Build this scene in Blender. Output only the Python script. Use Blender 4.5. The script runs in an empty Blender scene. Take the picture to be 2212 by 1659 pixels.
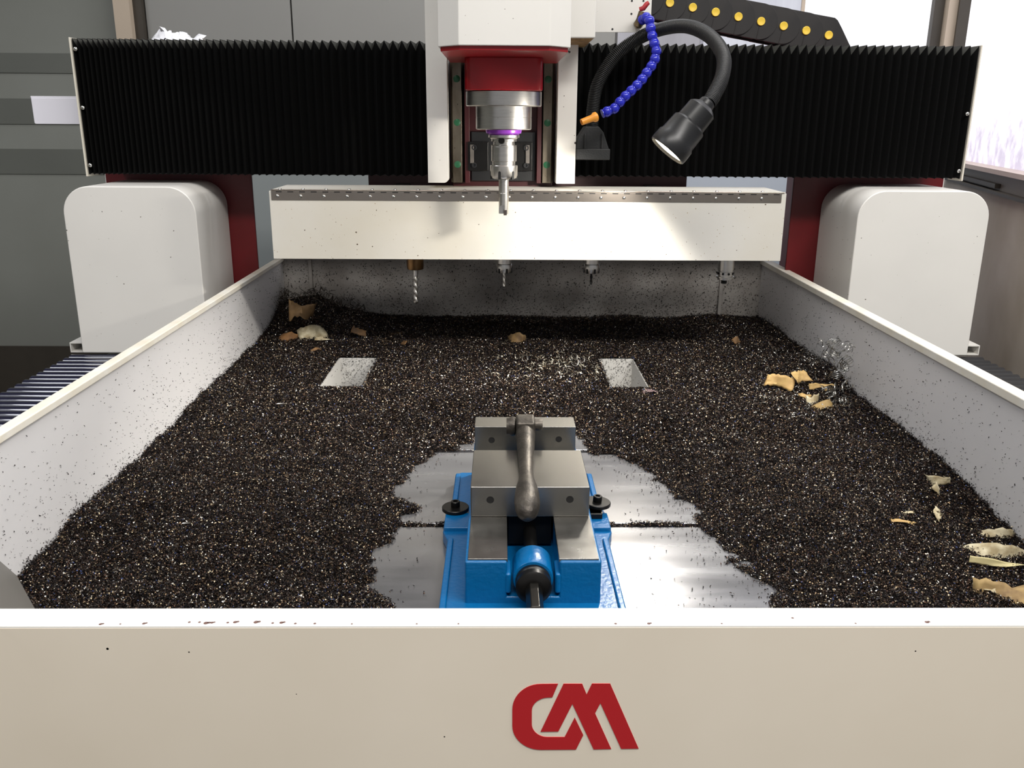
import bpy, bmesh, math, random
import numpy as np
from mathutils import Vector, Matrix, Quaternion
SC = bpy.context.scene
COL = SC.collection
R = math.radians
rng = np.random.default_rng(11)
random.seed(11)

# ------------------------------------------------------------------ camera
F_PX, PITCH, YAW, ROLL = 1898.3, R(16.657), R(0.809), R(0.384)
CAM = Vector((0, 0, 0.5544))
fw = Vector((math.sin(YAW)*math.cos(PITCH), math.cos(YAW)*math.cos(PITCH), -math.sin(PITCH)))
r0 = Vector((math.cos(YAW), -math.sin(YAW), 0)); u0 = r0.cross(fw)
ri = math.cos(ROLL)*r0 + math.sin(ROLL)*u0
up = -math.sin(ROLL)*r0 + math.cos(ROLL)*u0
cd = bpy.data.cameras.new('camera'); cam = bpy.data.objects.new('camera', cd); COL.objects.link(cam)
cd.sensor_fit = 'HORIZONTAL'; cd.sensor_width = 36; cd.lens = F_PX/2212*36
cd.clip_start = .01; cd.clip_end = 60
cam.matrix_world = Matrix(((ri.x, up.x, -fw.x, CAM.x), (ri.y, up.y, -fw.y, CAM.y), (ri.z, up.z, -fw.z, CAM.z), (0, 0, 0, 1)))
SC.camera = cam

def at(px, py, X=None, Y=None, Z=None):
    """a point of the photograph on a real plane of the place"""
    d = fw + ri*((px-1106)/F_PX) - up*((py-829.5)/F_PX)
    i, v = (0, X) if X is not None else (1, Y) if Y is not None else (2, Z)
    return CAM + d*((v-CAM[i])/d[i])

# ------------------------------------------------------------------ world, lights, exposure
SC.view_settings.view_transform = 'Standard'; SC.view_settings.look = 'None'
SC.view_settings.gamma = 1.0; SC.view_settings.use_curve_mapping = False
SC.view_settings.exposure = 0.0
w = bpy.data.worlds.new('workshop_air'); SC.world = w; w.use_nodes = True
w.node_tree.nodes['Background'].inputs[0].default_value = (.92, .95, 1.0, 1)
w.node_tree.nodes['Background'].inputs[1].default_value = 0.34

def area(name, loc, rot, sx, sy, power, col=(1, 1, 1)):
    l = bpy.data.lights.new(name, 'AREA'); l.shape = 'RECTANGLE'; l.size = sx; l.size_y = sy
    l.energy = power; l.color = col
    o = bpy.data.objects.new(name, l); COL.objects.link(o); o.location = loc; o.rotation_euler = rot
    return o
area('ceiling_lamp_front', (0.35, -0.45, 2.55), (0, 0, 0), 2.6, .5, 100, (1, .97, .93))
area('ceiling_lamp_middle', (1.75, 0.25, 2.55), (0, 0, 0), 1.4, .4, 62, (1, .98, .95))
area('added_light_left', (-2.1, 0.7, 2.55), (0, 0, 0), .35, 2.2, 34, (.92, .94, 1))  # unseen light, added to put highlights on the left way cover slats
area('ceiling_lamp_rear', (0.8, 2.35, 2.55), (0, 0, 0), 2.0, .4, 40, (.97, .98, 1))

# ------------------------------------------------------------------ materials
def lin(c):
    return tuple(((x/255)/12.92 if x/255 <= .04045 else ((x/255+.055)/1.055)**2.4) for x in c)
MATS = {}
def mat(name, rgb, rough=.5, metal=0.0, var=0.0, vscale=6, dark=None, speck=None, bump=0.0, bscale=120, coat=0.0,
        stretch=None, rvar=0.0, spec=None):
    """procedural paint / metal: base colour + broad stains (dark) + small specks + fine bump"""
    if name in MATS: return MATS[name]
    m = bpy.data.materials.new(name); m.use_nodes = True; nt = m.node_tree; b = nt.nodes['Principled BSDF']
    N = nt.nodes.new; L = nt.links.new
    b.inputs['Roughness'].default_value = rough; b.inputs['Metallic'].default_value = metal
    if coat: b.inputs['Coat Weight'].default_value = coat
    if spec is not None: b.inputs['Specular IOR Level'].default_value = spec
    tc = N('ShaderNodeTexCoord'); src = tc.outputs['Object']
    if stretch:
        mp = N('ShaderNodeMapping'); mp.inputs['Scale'].default_value = stretch; L(src, mp.inputs[0]); src = mp.outputs[0]
    col = lin(rgb)
    out = None
    if var or dark:
        nz = N('ShaderNodeTexNoise'); nz.inputs['Scale'].default_value = vscale; nz.inputs['Detail'].default_value = 6; L(src, nz.inputs[0])
        rp = N('ShaderNodeValToRGB'); rp.color_ramp.elements[0].position = .35; rp.color_ramp.elements[1].position = .68
        d = lin(dark) if dark else tuple(c*(1-var) for c in col)
        rp.color_ramp.elements[0].color = (*d, 1); rp.color_ramp.elements[1].color = (*col, 1)
        L(nz.outputs['Fac'], rp.inputs[0]); out = rp.outputs[0]
    if speck:
        for (sc, thr, dens, srgb) in speck:
            vo = N('ShaderNodeTexVoronoi'); vo.inputs['Scale'].default_value = sc; L(src, vo.inputs['Vector'])
            n2 = N('ShaderNodeTexNoise'); n2.inputs['Scale'].default_value = sc*2.2; L(src, n2.inputs[0])
            ad = N('ShaderNodeMath'); ad.operation = 'MULTIPLY_ADD'; ad.inputs[1].default_value = .5; L(n2.outputs['Fac'], ad.inputs[0]); L(vo.outputs['Distance'], ad.inputs[2])
            lt = N('ShaderNodeMath'); lt.operation = 'LESS_THAN'; lt.inputs[1].default_value = thr+.25; L(ad.outputs[0], lt.inputs[0])
            sp = N('ShaderNodeSeparateColor'); L(vo.outputs['Color'], sp.inputs[0])
            l2 = N('ShaderNodeMath'); l2.operation = 'LESS_THAN'; l2.inputs[1].default_value = dens; L(sp.outputs[0], l2.inputs[0])
            mu = N('ShaderNodeMath'); mu.operation = 'MULTIPLY'; L(lt.outputs[0], mu.inputs[0]); L(l2.outputs[0], mu.inputs[1])
            mx = N('ShaderNodeMix'); mx.data_type = 'RGBA'; L(mu.outputs[0], mx.inputs[0])
            if out is None: mx.inputs[6].default_value = (*col, 1)
            else: L(out, mx.inputs[6])
            mx.inputs[7].default_value = (*lin(srgb), 1); out = mx.outputs[2]
    if out is None: b.inputs['Base Color'].default_value = (*col, 1)
    else: L(out, b.inputs['Base Color'])
    if rvar:
        n3 = N('ShaderNodeTexNoise'); n3.inputs['Scale'].default_value = vscale*2; n3.inputs['Detail'].default_value = 5; L(src, n3.inputs[0])
        mr = N('ShaderNodeMapRange'); mr.inputs[3].default_value = max(.02, rough-rvar); mr.inputs[4].default_value = rough+rvar
        L(n3.outputs['Fac'], mr.inputs[0]); L(mr.outputs[0], b.inputs['Roughness'])
    if bump:
        n4 = N('ShaderNodeTexNoise'); n4.inputs['Scale'].default_value = bscale; n4.inputs['Detail'].default_value = 4; L(src, n4.inputs[0])
        bp = N('ShaderNodeBump'); bp.inputs['Strength'].default_value = bump; bp.inputs['Distance'].default_value = .002
        L(n4.outputs['Fac'], bp.inputs['Height']); L(bp.outputs[0], b.inputs['Normal'])
    MATS[name] = m
    return m
def glow(name, rgb, strength):
    m = bpy.data.materials.new(name); m.use_nodes = True; b = m.node_tree.nodes['Principled BSDF']
    b.inputs['Base Color'].default_value = (*lin(rgb), 1)
    b.inputs['Emission Color'].default_value = (*lin(rgb), 1); b.inputs['Emission Strength'].default_value = strength
    return m

WHITE = mat('white_paint', (228, 225, 219), .42, var=.05, vscale=5, speck=[(75, .05, .12, (88, 80, 72)), (190, .06, .06, (130, 122, 112))])
PANEL = mat('cream_front_paint', (232, 222, 206), .45, dark=(222, 211, 193), vscale=3)
RIMP = mat('rim_paint', (235, 232, 224), .4, dark=(224, 216, 198), vscale=16, speck=[(260, .05, .16, (150, 120, 85))])
TUB = mat('tub_wall_paint', (222, 220, 220), .45, var=.07, vscale=4, speck=[(230, .06, .13, (58, 50, 48)), (520, .07, .12, (95, 85, 80))])
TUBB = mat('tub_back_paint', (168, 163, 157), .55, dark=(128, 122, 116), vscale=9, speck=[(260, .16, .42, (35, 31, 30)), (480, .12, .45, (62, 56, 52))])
COVER = mat('cover_box_paint', (220, 217, 210), .4, dark=(212, 206, 192), vscale=4, speck=[(95, .06, .18, (88, 74, 56)), (170, .10, .22, (158, 134, 100))])
RED = mat('red_enamel', (158, 18, 26), .32, var=.15, vscale=5)
DRED = mat('dark_red_enamel', (104, 12, 18), .4, var=.3, vscale=7)
GUSSET_LIT = mat('gusset_painted_light', (74, 74, 70), .7, spec=.2)  # black bellows cloth with overhead light on the upward folds painted in as grey
MAROON = mat('maroon_enamel', (66, 8, 14), .45, var=.3, vscale=8)
BLACKF = mat('black_bellows_cloth', (6, 6, 6), .75, spec=.12)
BLACKP = mat('black_plastic', (26, 26, 27), .38)
RUBBER = mat('black_rubber', (14, 14, 14), .45)
DGREY = mat('dark_grey_cast', (34, 35, 35), .55, bump=.3, bscale=300)
STEEL = mat('turned_steel', (204, 200, 194), .3, 1, var=.12, vscale=30, stretch=(1, 1, 9), rvar=.06)
GROUND = mat('ground_vise_steel', (158, 156, 151), .25, .92, dark=(122, 119, 114), vscale=14, rvar=.08)
GROUNDL = mat('ground_jaw_steel', (146, 144, 139), .25, .92, var=.08, vscale=9, rvar=.05)
PLATE = mat('machined_table_steel', (182, 182, 185), .25, .82, dark=(152, 152, 155), vscale=5, stretch=(.5, 3, 1), rvar=.10, bump=.03, bscale=14)
RAIL = mat('oily_rail_steel', (136, 128, 114), .4, 1, dark=(86, 78, 66), vscale=26, stretch=(1, 1, .35), speck=[(300, .12, .2, (42, 36, 30))])
CASTG = mat('cast_handle_iron', (104, 98, 90), .48, .85, dark=(64, 60, 56), vscale=35, bump=.35, bscale=220)
BOX_ = mat('black_oxide_steel', (30, 29, 28), .34, .6, var=.2, vscale=60)
BLUE = mat('blue_vise_enamel', (0, 94, 150), .3, bump=.35, bscale=170, var=.12, vscale=8)
BLUEH = mat('blue_hose_plastic', (38, 44, 178), .22, var=.1, vscale=50)
ORANGE = mat('orange_nozzle_plastic', (240, 160, 60), .35)
YELLOW = mat('yellow_peg_plastic', (240, 204, 72), .4)
CHAIN = mat('chain_plastic', (40, 37, 36), .42, dark=(28, 26, 26), vscale=20)
PURPLE = mat('purple_anodised_ring', (150, 70, 190), .25, .5)
BRASS = mat('dirty_brass', (128, 110, 84), .4, .8, dark=(80, 70, 54), vscale=60)
GREEN = mat('green_plug', (22, 84, 52), .4)
HINGE = mat('hinge_steel', (168, 158, 148), .28, 1, var=.12, vscale=10)
STAIN = mat('oil_stained_board', (172, 140, 92), .7, dark=(112, 82, 46), vscale=45)
BRONZE = mat('bronze_holder', (140, 108, 72), .3, 1, dark=(80, 58, 38), vscale=25)
REDLOGO = mat('red_print', (178, 26, 34), .45)
SCRAP1 = mat('tan_scrap', (196, 164, 104), .7, dark=(158, 126, 78), vscale=40)
SCRAP2 = mat('pale_scrap', (206, 196, 166), .72, dark=(150, 134, 100), vscale=70, speck=[(300, .12, .25, (40, 34, 30))])
SCRAP3 = mat('brown_scrap', (128, 94, 56), .75, dark=(84, 62, 38), vscale=60)
RAGM = mat('white_rag', (232, 232, 236), .8)
SILVER = mat('bright_screw', (205, 204, 200), .25, 1)
SWARF = mat('bright_swarf', (228, 225, 218), .36, .65)
GLASSW = mat('grey_glass_panel', (136, 138, 132), .32, dark=(122, 123, 116), vscale=1.2, spec=.6)
BAND = mat('dark_glass_band', (102, 104, 98), .45, var=.1, vscale=3)
GLASSM = mat('grey_back_panel', (146, 145, 141), .4, var=.06, vscale=1.5)
GLASSC = mat('pale_blue_back_panel', (176, 184, 194), .5, var=.05, vscale=2)
POST = mat('beige_post', (190, 174, 155), .5, var=.06, vscale=5)
DSTRIP = mat('dark_frame_strip', (62, 56, 48), .5, var=.2, vscale=12)
WALLR = mat('stained_grey_wall', (196, 187, 176), .6, dark=(164, 152, 136), vscale=3.2)
FLOORM = mat('concrete_floor', (92, 88, 80), .5, var=.25, vscale=3)
CEILM = mat('ceiling_paint', (200, 200, 198), .8)
WCOV = mat('navy_way_cover', (20, 20, 44), .22, var=.15, vscale=20, coat=.8)
WCOVR = mat('black_way_cover', (34, 34, 36), .42, var=.15, vscale=20)
BASEM = mat('machine_base_paint', (196, 192, 184), .5, var=.05, vscale=3)
LENS = glow('lit_lamp_lens', (255, 238, 205), 14)
DARK = mat('dark_gap', (12, 11, 11), .7)
CHIPM_SPOT = mat('chipped_paint_primer', (98, 72, 66), .7)

def window_mat(name, base, strength, streaks, scale, lilac, low=(0, .01, 0)):
    """daylit frosted pane, dirt on the pane dims the light that comes through"""
    m = bpy.data.materials.new(name); m.use_nodes = True; nt = m.node_tree; b = nt.nodes['Principled BSDF']
    N = nt.nodes.new; L = nt.links.new
    b.inputs['Base Color'].default_value = (.10, .10, .11, 1); b.inputs['Roughness'].default_value = .35
    tc = N('ShaderNodeTexCoord'); mp = N('ShaderNodeMapping'); mp.inputs['Scale'].default_value = scale; L(tc.outputs['Object'], mp.inputs[0])
    nz = N('ShaderNodeTexNoise'); nz.inputs['Scale'].default_value = 1; nz.inputs['Detail'].default_value = 5; nz.inputs['Roughness'].default_value = .65; L(mp.outputs[0], nz.inputs[0])
    rp = N('ShaderNodeValToRGB'); rp.color_ramp.elements[0].position = streaks[0]; rp.color_ramp.elements[1].position = streaks[1]
    rp.color_ramp.elements[0].color = (*lin(lilac), 1); rp.color_ramp.elements[1].color = (*lin(base), 1)
    sx = N('ShaderNodeSeparateXYZ'); L(tc.outputs['Object'], sx.inputs[0])
    mr = N('ShaderNodeMapRange'); mr.inputs[1].default_value = low[0]; mr.inputs[2].default_value = low[1]; mr.inputs[3].default_value = low[2]; mr.inputs[4].default_value = 0; L(sx.outputs[2], mr.inputs[0])
    sb = N('ShaderNodeMath'); sb.operation = 'SUBTRACT'; L(nz.outputs['Fac'], sb.inputs[0]); L(mr.outputs[0], sb.inputs[1])
    L(sb.outputs[0], rp.inputs[0]); L(rp.outputs[0], b.inputs['Emission Color'])
    b.inputs['Emission Strength'].default_value = strength
    return m

# ------------------------------------------------------------------ mesh building
class MB:
    def __init__(s): s.v = []; s.f = []
    def add(s, vs, fs):
        o = len(s.v); s.v += [tuple(p) for p in vs]; s.f += [tuple(i+o for i in f) for f in fs]; return s
    def box(s, x0, x1, y0, y1, z0, z1):
        return s.add([(x0,y0,z0),(x1,y0,z0),(x1,y1,z0),(x0,y1,z0),(x0,y0,z1),(x1,y0,z1),(x1,y1,z1),(x0,y1,z1)],
                     [(0,3,2,1),(4,5,6,7),(0,1,5,4),(1,2,6,5),(2,3,7,6),(3,0,4,7)])
    def prism(s, poly, a, b, axis='Z'):
        """poly in the plane across the axis: Z -> (x,y), Y -> (x,z), X -> (y,z)"""
        def P(p, t): return (p[0], p[1], t) if axis == 'Z' else (p[0], t, p[1]) if axis == 'Y' else (t, p[0], p[1])
        n = len(poly); vs = [P(p, a) for p in poly] + [P(p, b) for p in poly]
        return s.add(vs, [tuple(range(n-1, -1, -1)), tuple(range(n, 2*n))] + [(i, (i+1) % n, n+(i+1) % n, n+i) for i in range(n)])
    def lathe(s, prof, c=(0,0,0), axis=(0,0,1), n=32):
        ax = Vector(axis).normalized(); q = Vector((0,0,1)).rotation_difference(ax); c = Vector(c); vs = []; m = len(prof)
        for r, z in prof:
            for k in range(n):
                t = 2*math.pi*k/n; vs.append(c + q @ Vector((max(r, 1e-5)*math.cos(t), max(r, 1e-5)*math.sin(t), z)))
        fs = [(i*n+k, i*n+(k+1) % n, (i+1)*n+(k+1) % n, (i+1)*n+k) for i in range(m-1) for k in range(n)]
        fs += [tuple(range(n-1, -1, -1)), tuple(range((m-1)*n, m*n))]
        return s.add(vs, fs)
    def tube(s, pts, rad, n=12):
        pts = [Vector(p) for p in pts]; m = len(pts); rs = rad if isinstance(rad, (list, tuple)) else [rad]*m
        t0 = (pts[1]-pts[0]).normalized(); nrm = t0.orthogonal().normalized(); vs = []
        for i in range(m):
            t = (pts[min(i+1, m-1)]-pts[max(i-1, 0)]).normalized()
            nrm = (nrm - t*nrm.dot(t)).normalized(); bi = t.cross(nrm)
            for k in range(n):
                a = 2*math.pi*k/n; vs.append(pts[i] + (nrm*math.cos(a)+bi*math.sin(a))*rs[i])
        fs = [(i*n+k, i*n+(k+1) % n, (i+1)*n+(k+1) % n, (i+1)*n+k) for i in range(m-1) for k in range(n)]
        fs += [tuple(range(n-1, -1, -1)), tuple(range((m-1)*n, m*n))]
        return s.add(vs, fs)
    def ribbon(s, pts, wdir, wid):
        o = len(pts); vs = []
        for p, d in zip(pts, wdir): vs += [Vector(p)-Vector(d)*wid/2, Vector(p)+Vector(d)*wid/2]
        return s.add(vs, [(2*i, 2*i+2, 2*i+3, 2*i+1) for i in range(o-1)])
    def build(s, name, m, parent=None, bevel=0, seg=2, smooth=None, thick=0, kind=None):
        me = bpy.data.meshes.new(name); off = base_of(parent) if parent else Vector((0,0,0))
        me.from_pydata([tuple(Vector(p)-off) for p in s.v], [], s.f); me.validate()
        b = bmesh.new(); b.from_mesh(me); bmesh.ops.recalc_face_normals(b, faces=b.faces); b.to_mesh(me); b.free()
        me.materials.append(m)
        o = bpy.data.objects.new(name, me); COL.objects.link(o)
        if parent: o.parent = parent
        if smooth is not None:
            me.polygons.foreach_set('use_smooth', [True]*len(me.polygons)); me.set_sharp_from_angle(angle=R(smooth))
        if thick:
            sd = o.modifiers.new('thick', 'SOLIDIFY'); sd.thickness = thick; sd.offset = 0
        if bevel:
            bv = o.modifiers.new('bevel', 'BEVEL'); bv.width = bevel; bv.segments = seg; bv.limit_method = 'ANGLE'; bv.angle_limit = R(35)
            if smooth is None:
                me.polygons.foreach_set('use_smooth', [True]*len(me.polygons)); me.set_sharp_from_angle(angle=R(60))
                bv.harden_normals = True
        if kind: o['kind'] = kind
        return o
def base_of(o):
    v = Vector((0,0,0))
    while o: v = v + o.location; o = o.parent
    return v
def thing(name, label, cat, loc, group=None):
    o = bpy.data.objects.new(name, None); COL.objects.link(o); o.location = loc; o.empty_display_size = .05
    o['label'] = label; o['category'] = cat
    if group: o['group'] = group
    return o
def tag(o, label, cat, group=None, kind=None):
    o['label'] = label; o['category'] = cat
    if group: o['group'] = group
    if kind: o['kind'] = kind
    return o
def plabel(o, label): o['label'] = label; return o
def struct(o): o['kind'] = 'structure'; return o
def bx(name, m, parent, x0, x1, y0, y1, z0, z1, bevel=0.0015, **k):
    return MB().box(x0,x1,y0,y1,z0,z1).build(name, m, parent, bevel=bevel, **k)
def bcopy(o, parent, loc=None, rot=None):
    c = o.copy(); COL.objects.link(c); c.parent = parent
    if loc is not None: c.location = loc
    if rot is not None: c.rotation_mode = 'QUATERNION'; c.rotation_quaternion = rot
    return c
def cut(o, cutters):
    """subtract meshes from o for good"""
    for cb in cutters:
        me = bpy.data.meshes.new('cutter'); off = base_of(o)
        me.from_pydata([tuple(Vector(p)-off) for p in cb.v], [], cb.f)
        b = bmesh.new(); b.from_mesh(me); bmesh.ops.recalc_face_normals(b, faces=b.faces); b.to_mesh(me); b.free()
        c = bpy.data.objects.new('cutter', me); COL.objects.link(c); c.location = off
        md = o.modifiers.new('cut', 'BOOLEAN'); md.operation = 'DIFFERENCE'; md.object = c; md.solver = 'EXACT'
        bpy.context.view_layer.update()
        dg = bpy.context.evaluated_depsgraph_get()
        new = bpy.data.meshes.new_from_object(o.evaluated_get(dg))
        o.modifiers.remove(md); bpy.data.objects.remove(c)
        o.modifiers.clear(); o.data = new
    return o
def rounded(x0, x1, z0, z1, r, corners='tl tr bl br', n=10):
    """closed outline of a rectangle with some rounded corners, counter-clockwise from bottom left"""
    out = []
    for key, cx, cz, a0 in (('bl', x0, z0, 180), ('br', x1, z0, 270), ('tr', x1, z1, 0), ('tl', x0, z1, 90)):
        if key in corners.split():
            ox = cx + (r if cx == x0 else -r); oz = cz + (r if cz == z0 else -r)
            out += [(ox+r*math.cos(R(a0+90*i/n)), oz+r*math.sin(R(a0+90*i/n))) for i in range(n+1)]
        else: out.append((cx, cz))
    return out
def spline(pts, n):
    pts = [Vector(p) for p in pts]; P = [2*pts[0]-pts[1]] + pts + [2*pts[-1]-pts[-2]]; raw = []
    for i in range(1, len(P)-2):
        for k in range(24):
            t = k/24; a, b, c, d = P[i-1], P[i], P[i+1], P[i+2]
            raw.append(.5*((2*b)+(c-a)*t+(2*a-5*b+4*c-d)*t*t+(3*b-a-3*c+d)*t**3))
    raw.append(pts[-1]); L = [0]
    for a, b in zip(raw, raw[1:]): L.append(L[-1]+(b-a).length)
    out = []; j = 0
    for i in range(n):
        s = L[-1]*i/(n-1)
        while j < len(L)-2 and L[j+1] < s: j += 1
        f = (s-L[j])/max(1e-9, L[j+1]-L[j]); out.append(raw[j].lerp(raw[j+1], min(1, f)))
    return out, L[-1]

# value noise, for the chip bed
def vnoise(x, y, seed):
    g = np.random.default_rng(seed).random((256, 256)); xi = np.floor(x).astype(int); yi = np.floor(y).astype(int)
    fx = x-xi; fy = y-yi; fx = fx*fx*(3-2*fx); fy = fy*fy*(3-2*fy); A = lambda i, j: g[i % 256, j % 256]
    return (A(xi,yi)*(1-fx)+A(xi+1,yi)*fx)*(1-fy)+(A(xi,yi+1)*(1-fx)+A(xi+1,yi+1)*fx)*fy

# ================================================================== the room
ZF = -.75
struct(MB().box(-4, 4, -3, 5, ZF-.05, ZF).build('floor', FLOORM))
struct(MB().box(-4, 4, -3, 5, 2.6, 2.65).build('ceiling', CEILM))
YB = 3.3
wb = struct(MB().box(-4, 4, YB+.03, YB+.1, ZF, 2.6).build('wall_back', GLASSM))
def wpiece(name, m, x0, x1, z0, z1, y=YB, t=.03):
    return MB().box(x0, x1, y, y+t, z0, z1).build(name, m, wb)
wpiece('glass_panel', GLASSW, -3.6, -1.317, -.285, 2.4)
for z0, z1 in ((.706, .7715), (.533, .620), (.359, .447)): wpiece('frosted_band', BAND, -3.6, -1.317, z0, z1, YB-.004, .004)
wpiece('kick_rail', DSTRIP, -3.6, -1.317, ZF, -.285, YB-.01, .04)
wpiece('grey_panel', GLASSM, -1.23, -.731, .45, 2.4)
wpiece('grey_panel', GLASSM, -.725, .40, .45, 2.4)
wpiece('lower_panel', mat('bluish_lower_panel', (140, 146, 146), .4, var=.05, vscale=2), -1.23, .30, ZF, .446)
wpiece('pale_panel', GLASSC, .305, 1.57, ZF, .62)
struct(MB().box(-4.05, -4, -3, 5, ZF, 2.6).build('wall_left', GLASSW))
struct(MB().box(-1.317, -1.262, YB-.06, YB, ZF, 2.6).build('trim_1', POST))
struct(MB().box(-1.262, -1.233, YB-.03, YB, ZF, 2.6).build('trim_2', DSTRIP))
WIN1 = window_mat('daylit_grimy_pane', (250, 250, 255), 1.25, (.30, .44), (7, 1, .7), (176, 178, 205))
WIN1b = window_mat('dim_grimy_pane', (172, 170, 176), .8, (.25, .7), (4, 1, .8), (128, 124, 128))
WIN1c = window_mat('hazy_pane', (222, 224, 232), .85, (.2, .62), (6, 1, .6), (176, 176, 190))
w1 = struct(bpy.data.objects.new('window_1', None)); COL.objects.link(w1); w1.location = (1.0, YB, .66)
MB().box(.41, .70, YB-.005, YB+.01, .66, 2.3).build('pane', WIN1b, w1)
MB().box(.71, 1.045, YB-.005, YB+.01, .66, 2.3).build('pane', WIN1c, w1)
MB().box(1.055, 1.50, YB-.005, YB+.01, .66, 2.3).build('pane', WIN1, w1)
MB().box(.40, 1.52, YB-.02, YB+.02, .62, .66).build('window_frame', POST, w1)
MB().box(.699, .711, YB-.008, YB+.012, .66, 2.3).build('window_frame', mat('pale_mullion', (150, 150, 160), .5), w1)
MB().box(1.044, 1.056, YB-.012, YB+.012, .66, 2.3).build('window_frame', POST, w1)
MB().box(1.50, 1.534, YB-.03, YB+.02, .62, 2.4).build('window_frame', DSTRIP, w1)
struct(MB().box(1.536, 1.610, YB-.06, YB+.02, ZF, 2.6).build('trim_3', POST))
# right wall, turned 15.6 degrees, a tall pane over a stained lower panel
th = R(15.6); wd = Vector((-math.sin(th), -math.cos(th), 0)); wn = Vector((-math.cos(th), math.sin(th), 0))
W0 = Vector((1.4208, 2.75, 0)) - wd*.55
def rwall(name, m, a, b, z0, z1, d0, d1, parent=None):
    vs = []
    for z in (z0, z1):
        for s, d in ((a, d0), (b, d0), (b, d1), (a, d1)):
            p = W0 + wd*s + wn*d; vs.append((p.x, p.y, z))
    return MB().add(vs, [(0,3,2,1),(4,5,6,7),(0,1,5,4),(1,2,6,5),(2,3,7,6),(3,0,4,7)]).build(name, m, parent)
wr = struct(rwall('wall_right', WALLR, 0, 1.50, ZF, .378, -.08, 0))
rwall('wall_ledge', DSTRIP, .3, 1.50, .378, .386, -.08, .012, wr)
rwall('wall_band', mat('grey_band', (122, 116, 106), .5, var=.15, vscale=4), 0, 1.50, .386, .428, -.08, -.01, wr)
rwall('dark_strip', DSTRIP, .48, .95, .392, .403, -.01, .004, wr)
WIN2 = window_mat('daylit_dirty_pane', (252, 250, 255), 1.25, (.10, .36), (17, 17, 15), (196, 186, 204), (0, .28, .36))
w2 = struct(bpy.data.objects.new('window_2', None)); COL.objects.link(w2); w2.location = W0 + wd*1.5 + Vector((0, 0, .434))
rwall('window_sill', mat('pinkish_sill', (196, 178, 168), .5), 0, 1.50, .428, .440, -.06, .008, w2)
pn = rwall('pane', WIN2, .06, 1.49, .440, 2.3, -.05, -.045, w2)
rwall('window_frame', DSTRIP, .0, .06, .44, 2.4, -.06, -.01, w2)
struct(rwall('trim_4', POST, 0, 1.50, 2.3, 2.6, -.08, 0))

# ================================================================== machine base, table and chip tub
XL, XR, YF, YK, ZR = -.572, .692, .574, 2.31, .209
base = thing('machine_bed', 'pale painted machine base block carrying the chip tub and side rails', 'machine', (.05, 1.6, ZF))
bx('base_block', BASEM, base, -.60, .72, .60, 2.75, ZF, -.17, .01)
bx('side_bed', BASEM, base, -.95, -.63, .75, 2.7, ZF, .012, .008)
bx('side_bed', BASEM, base, .75, 1.07, .75, 2.7, ZF, .012, .008)

tub = thing('chip_tub', 'white sheet metal tub with folded rims and red logo, full of black chips', 'machine tub', (.06, .55, -.17))
fp = bx('front_panel', PANEL, tub, -1.15, 1.25, .5512, .5560, ZF+.12, .2082, .0008)
fr = bx('front_rim', mat('front_rim_paint', (238, 236, 230), .35, var=.02), tub, -1.15, 1.25, .5514, .5750, .2065, .2096, .0009, seg=3)
bx('front_inner_wall', TUB, tub, -.60, .72, .5700, .5742, -.165, .2060, .0005)
bx('side_wall', TUB, tub, XL-.004, XL, .576, YK, -.165, .2005, .0005)
bx('side_wall', TUB, tub, XR, XR+.004, .576, YK, -.165, .2005, .0005)
bx('side_rim', RIMP, tub, XL-.0125, XL+.0045, .576, YK+.01, .1985, .2092, .002, seg=3)
bx('side_rim', RIMP, tub, XR-.0055, XR+.0170, .576, YK+.01, .1955, .2092, .002, seg=3)
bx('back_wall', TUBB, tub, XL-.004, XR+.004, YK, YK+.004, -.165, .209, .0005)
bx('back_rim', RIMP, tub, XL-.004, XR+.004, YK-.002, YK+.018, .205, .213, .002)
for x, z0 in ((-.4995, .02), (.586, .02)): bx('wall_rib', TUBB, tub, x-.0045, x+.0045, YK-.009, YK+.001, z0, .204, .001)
gA, gB, gC = Vector((-.5715, .9332, .0354)), Vector((-.5715, .8210, .190)), Vector((-.5098, .8512, .045))
gN = (gA-gB).cross(gC-gB).normalized()
def on_plate(px, py):
    d = fw + ri*((px-1106)/F_PX) - up*((py-829.5)/F_PX); return CAM + d*((gA-CAM).dot(gN)/d.dot(gN))
gP = [on_plate(*p) for p in ((31, 1247), (-40, 1186), (-45, 1335), (79, 1336))]
MB().add(gP+[p-gN*.003 for p in gP], [(0,1,2,3),(7,6,5,4),(0,4,5,1),(1,5,6,2),(2,6,7,3),(3,7,4,0)]).build('corner_plate', mat('grey_corner_paint', (112, 109, 104), .5), tub)
# the tub's floor and the two openings in it
fl = MB()
for x0, x1, y0, y1 in ((XL, -.366, 1.64, YK), (-.276, .222, 1.64, YK), (.306, XR, 1.64, YK), (-.366, -.276, 1.936, YK), (.222, .306, 1.936, YK),
                       (-.366, -.276, 1.64, 1.66), (.222, .306, 1.64, 1.66)):
    fl.box(x0, x1, y0, y1, -.034, -.03)
fl.build('tub_floor', TUB, tub)
for x0, x1 in ((-.3630, -.2800), (.2260, .3010)):
    pk = MB()
    for a in ((x0-.003, x0, 1.66, 1.935), (x1, x1+.003, 1.66, 1.935), (x0-.003, x1+.003, 1.932, 1.935), (x0-.003, x1+.003, 1.657, 1.66)): pk.box(*a, -.165, .0365 if a[2] > 1.7 or a[1]-a[0] < .01 else .02)
    pk.box(x0-.003, x1+.003, 1.657, 1.935, -.168, -.165)
    pk.build('drain_pocket', mat('pocket_paint', (186, 184, 180), .45, speck=[(150, .13, .34, (44, 40, 36))]), tub)

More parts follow.
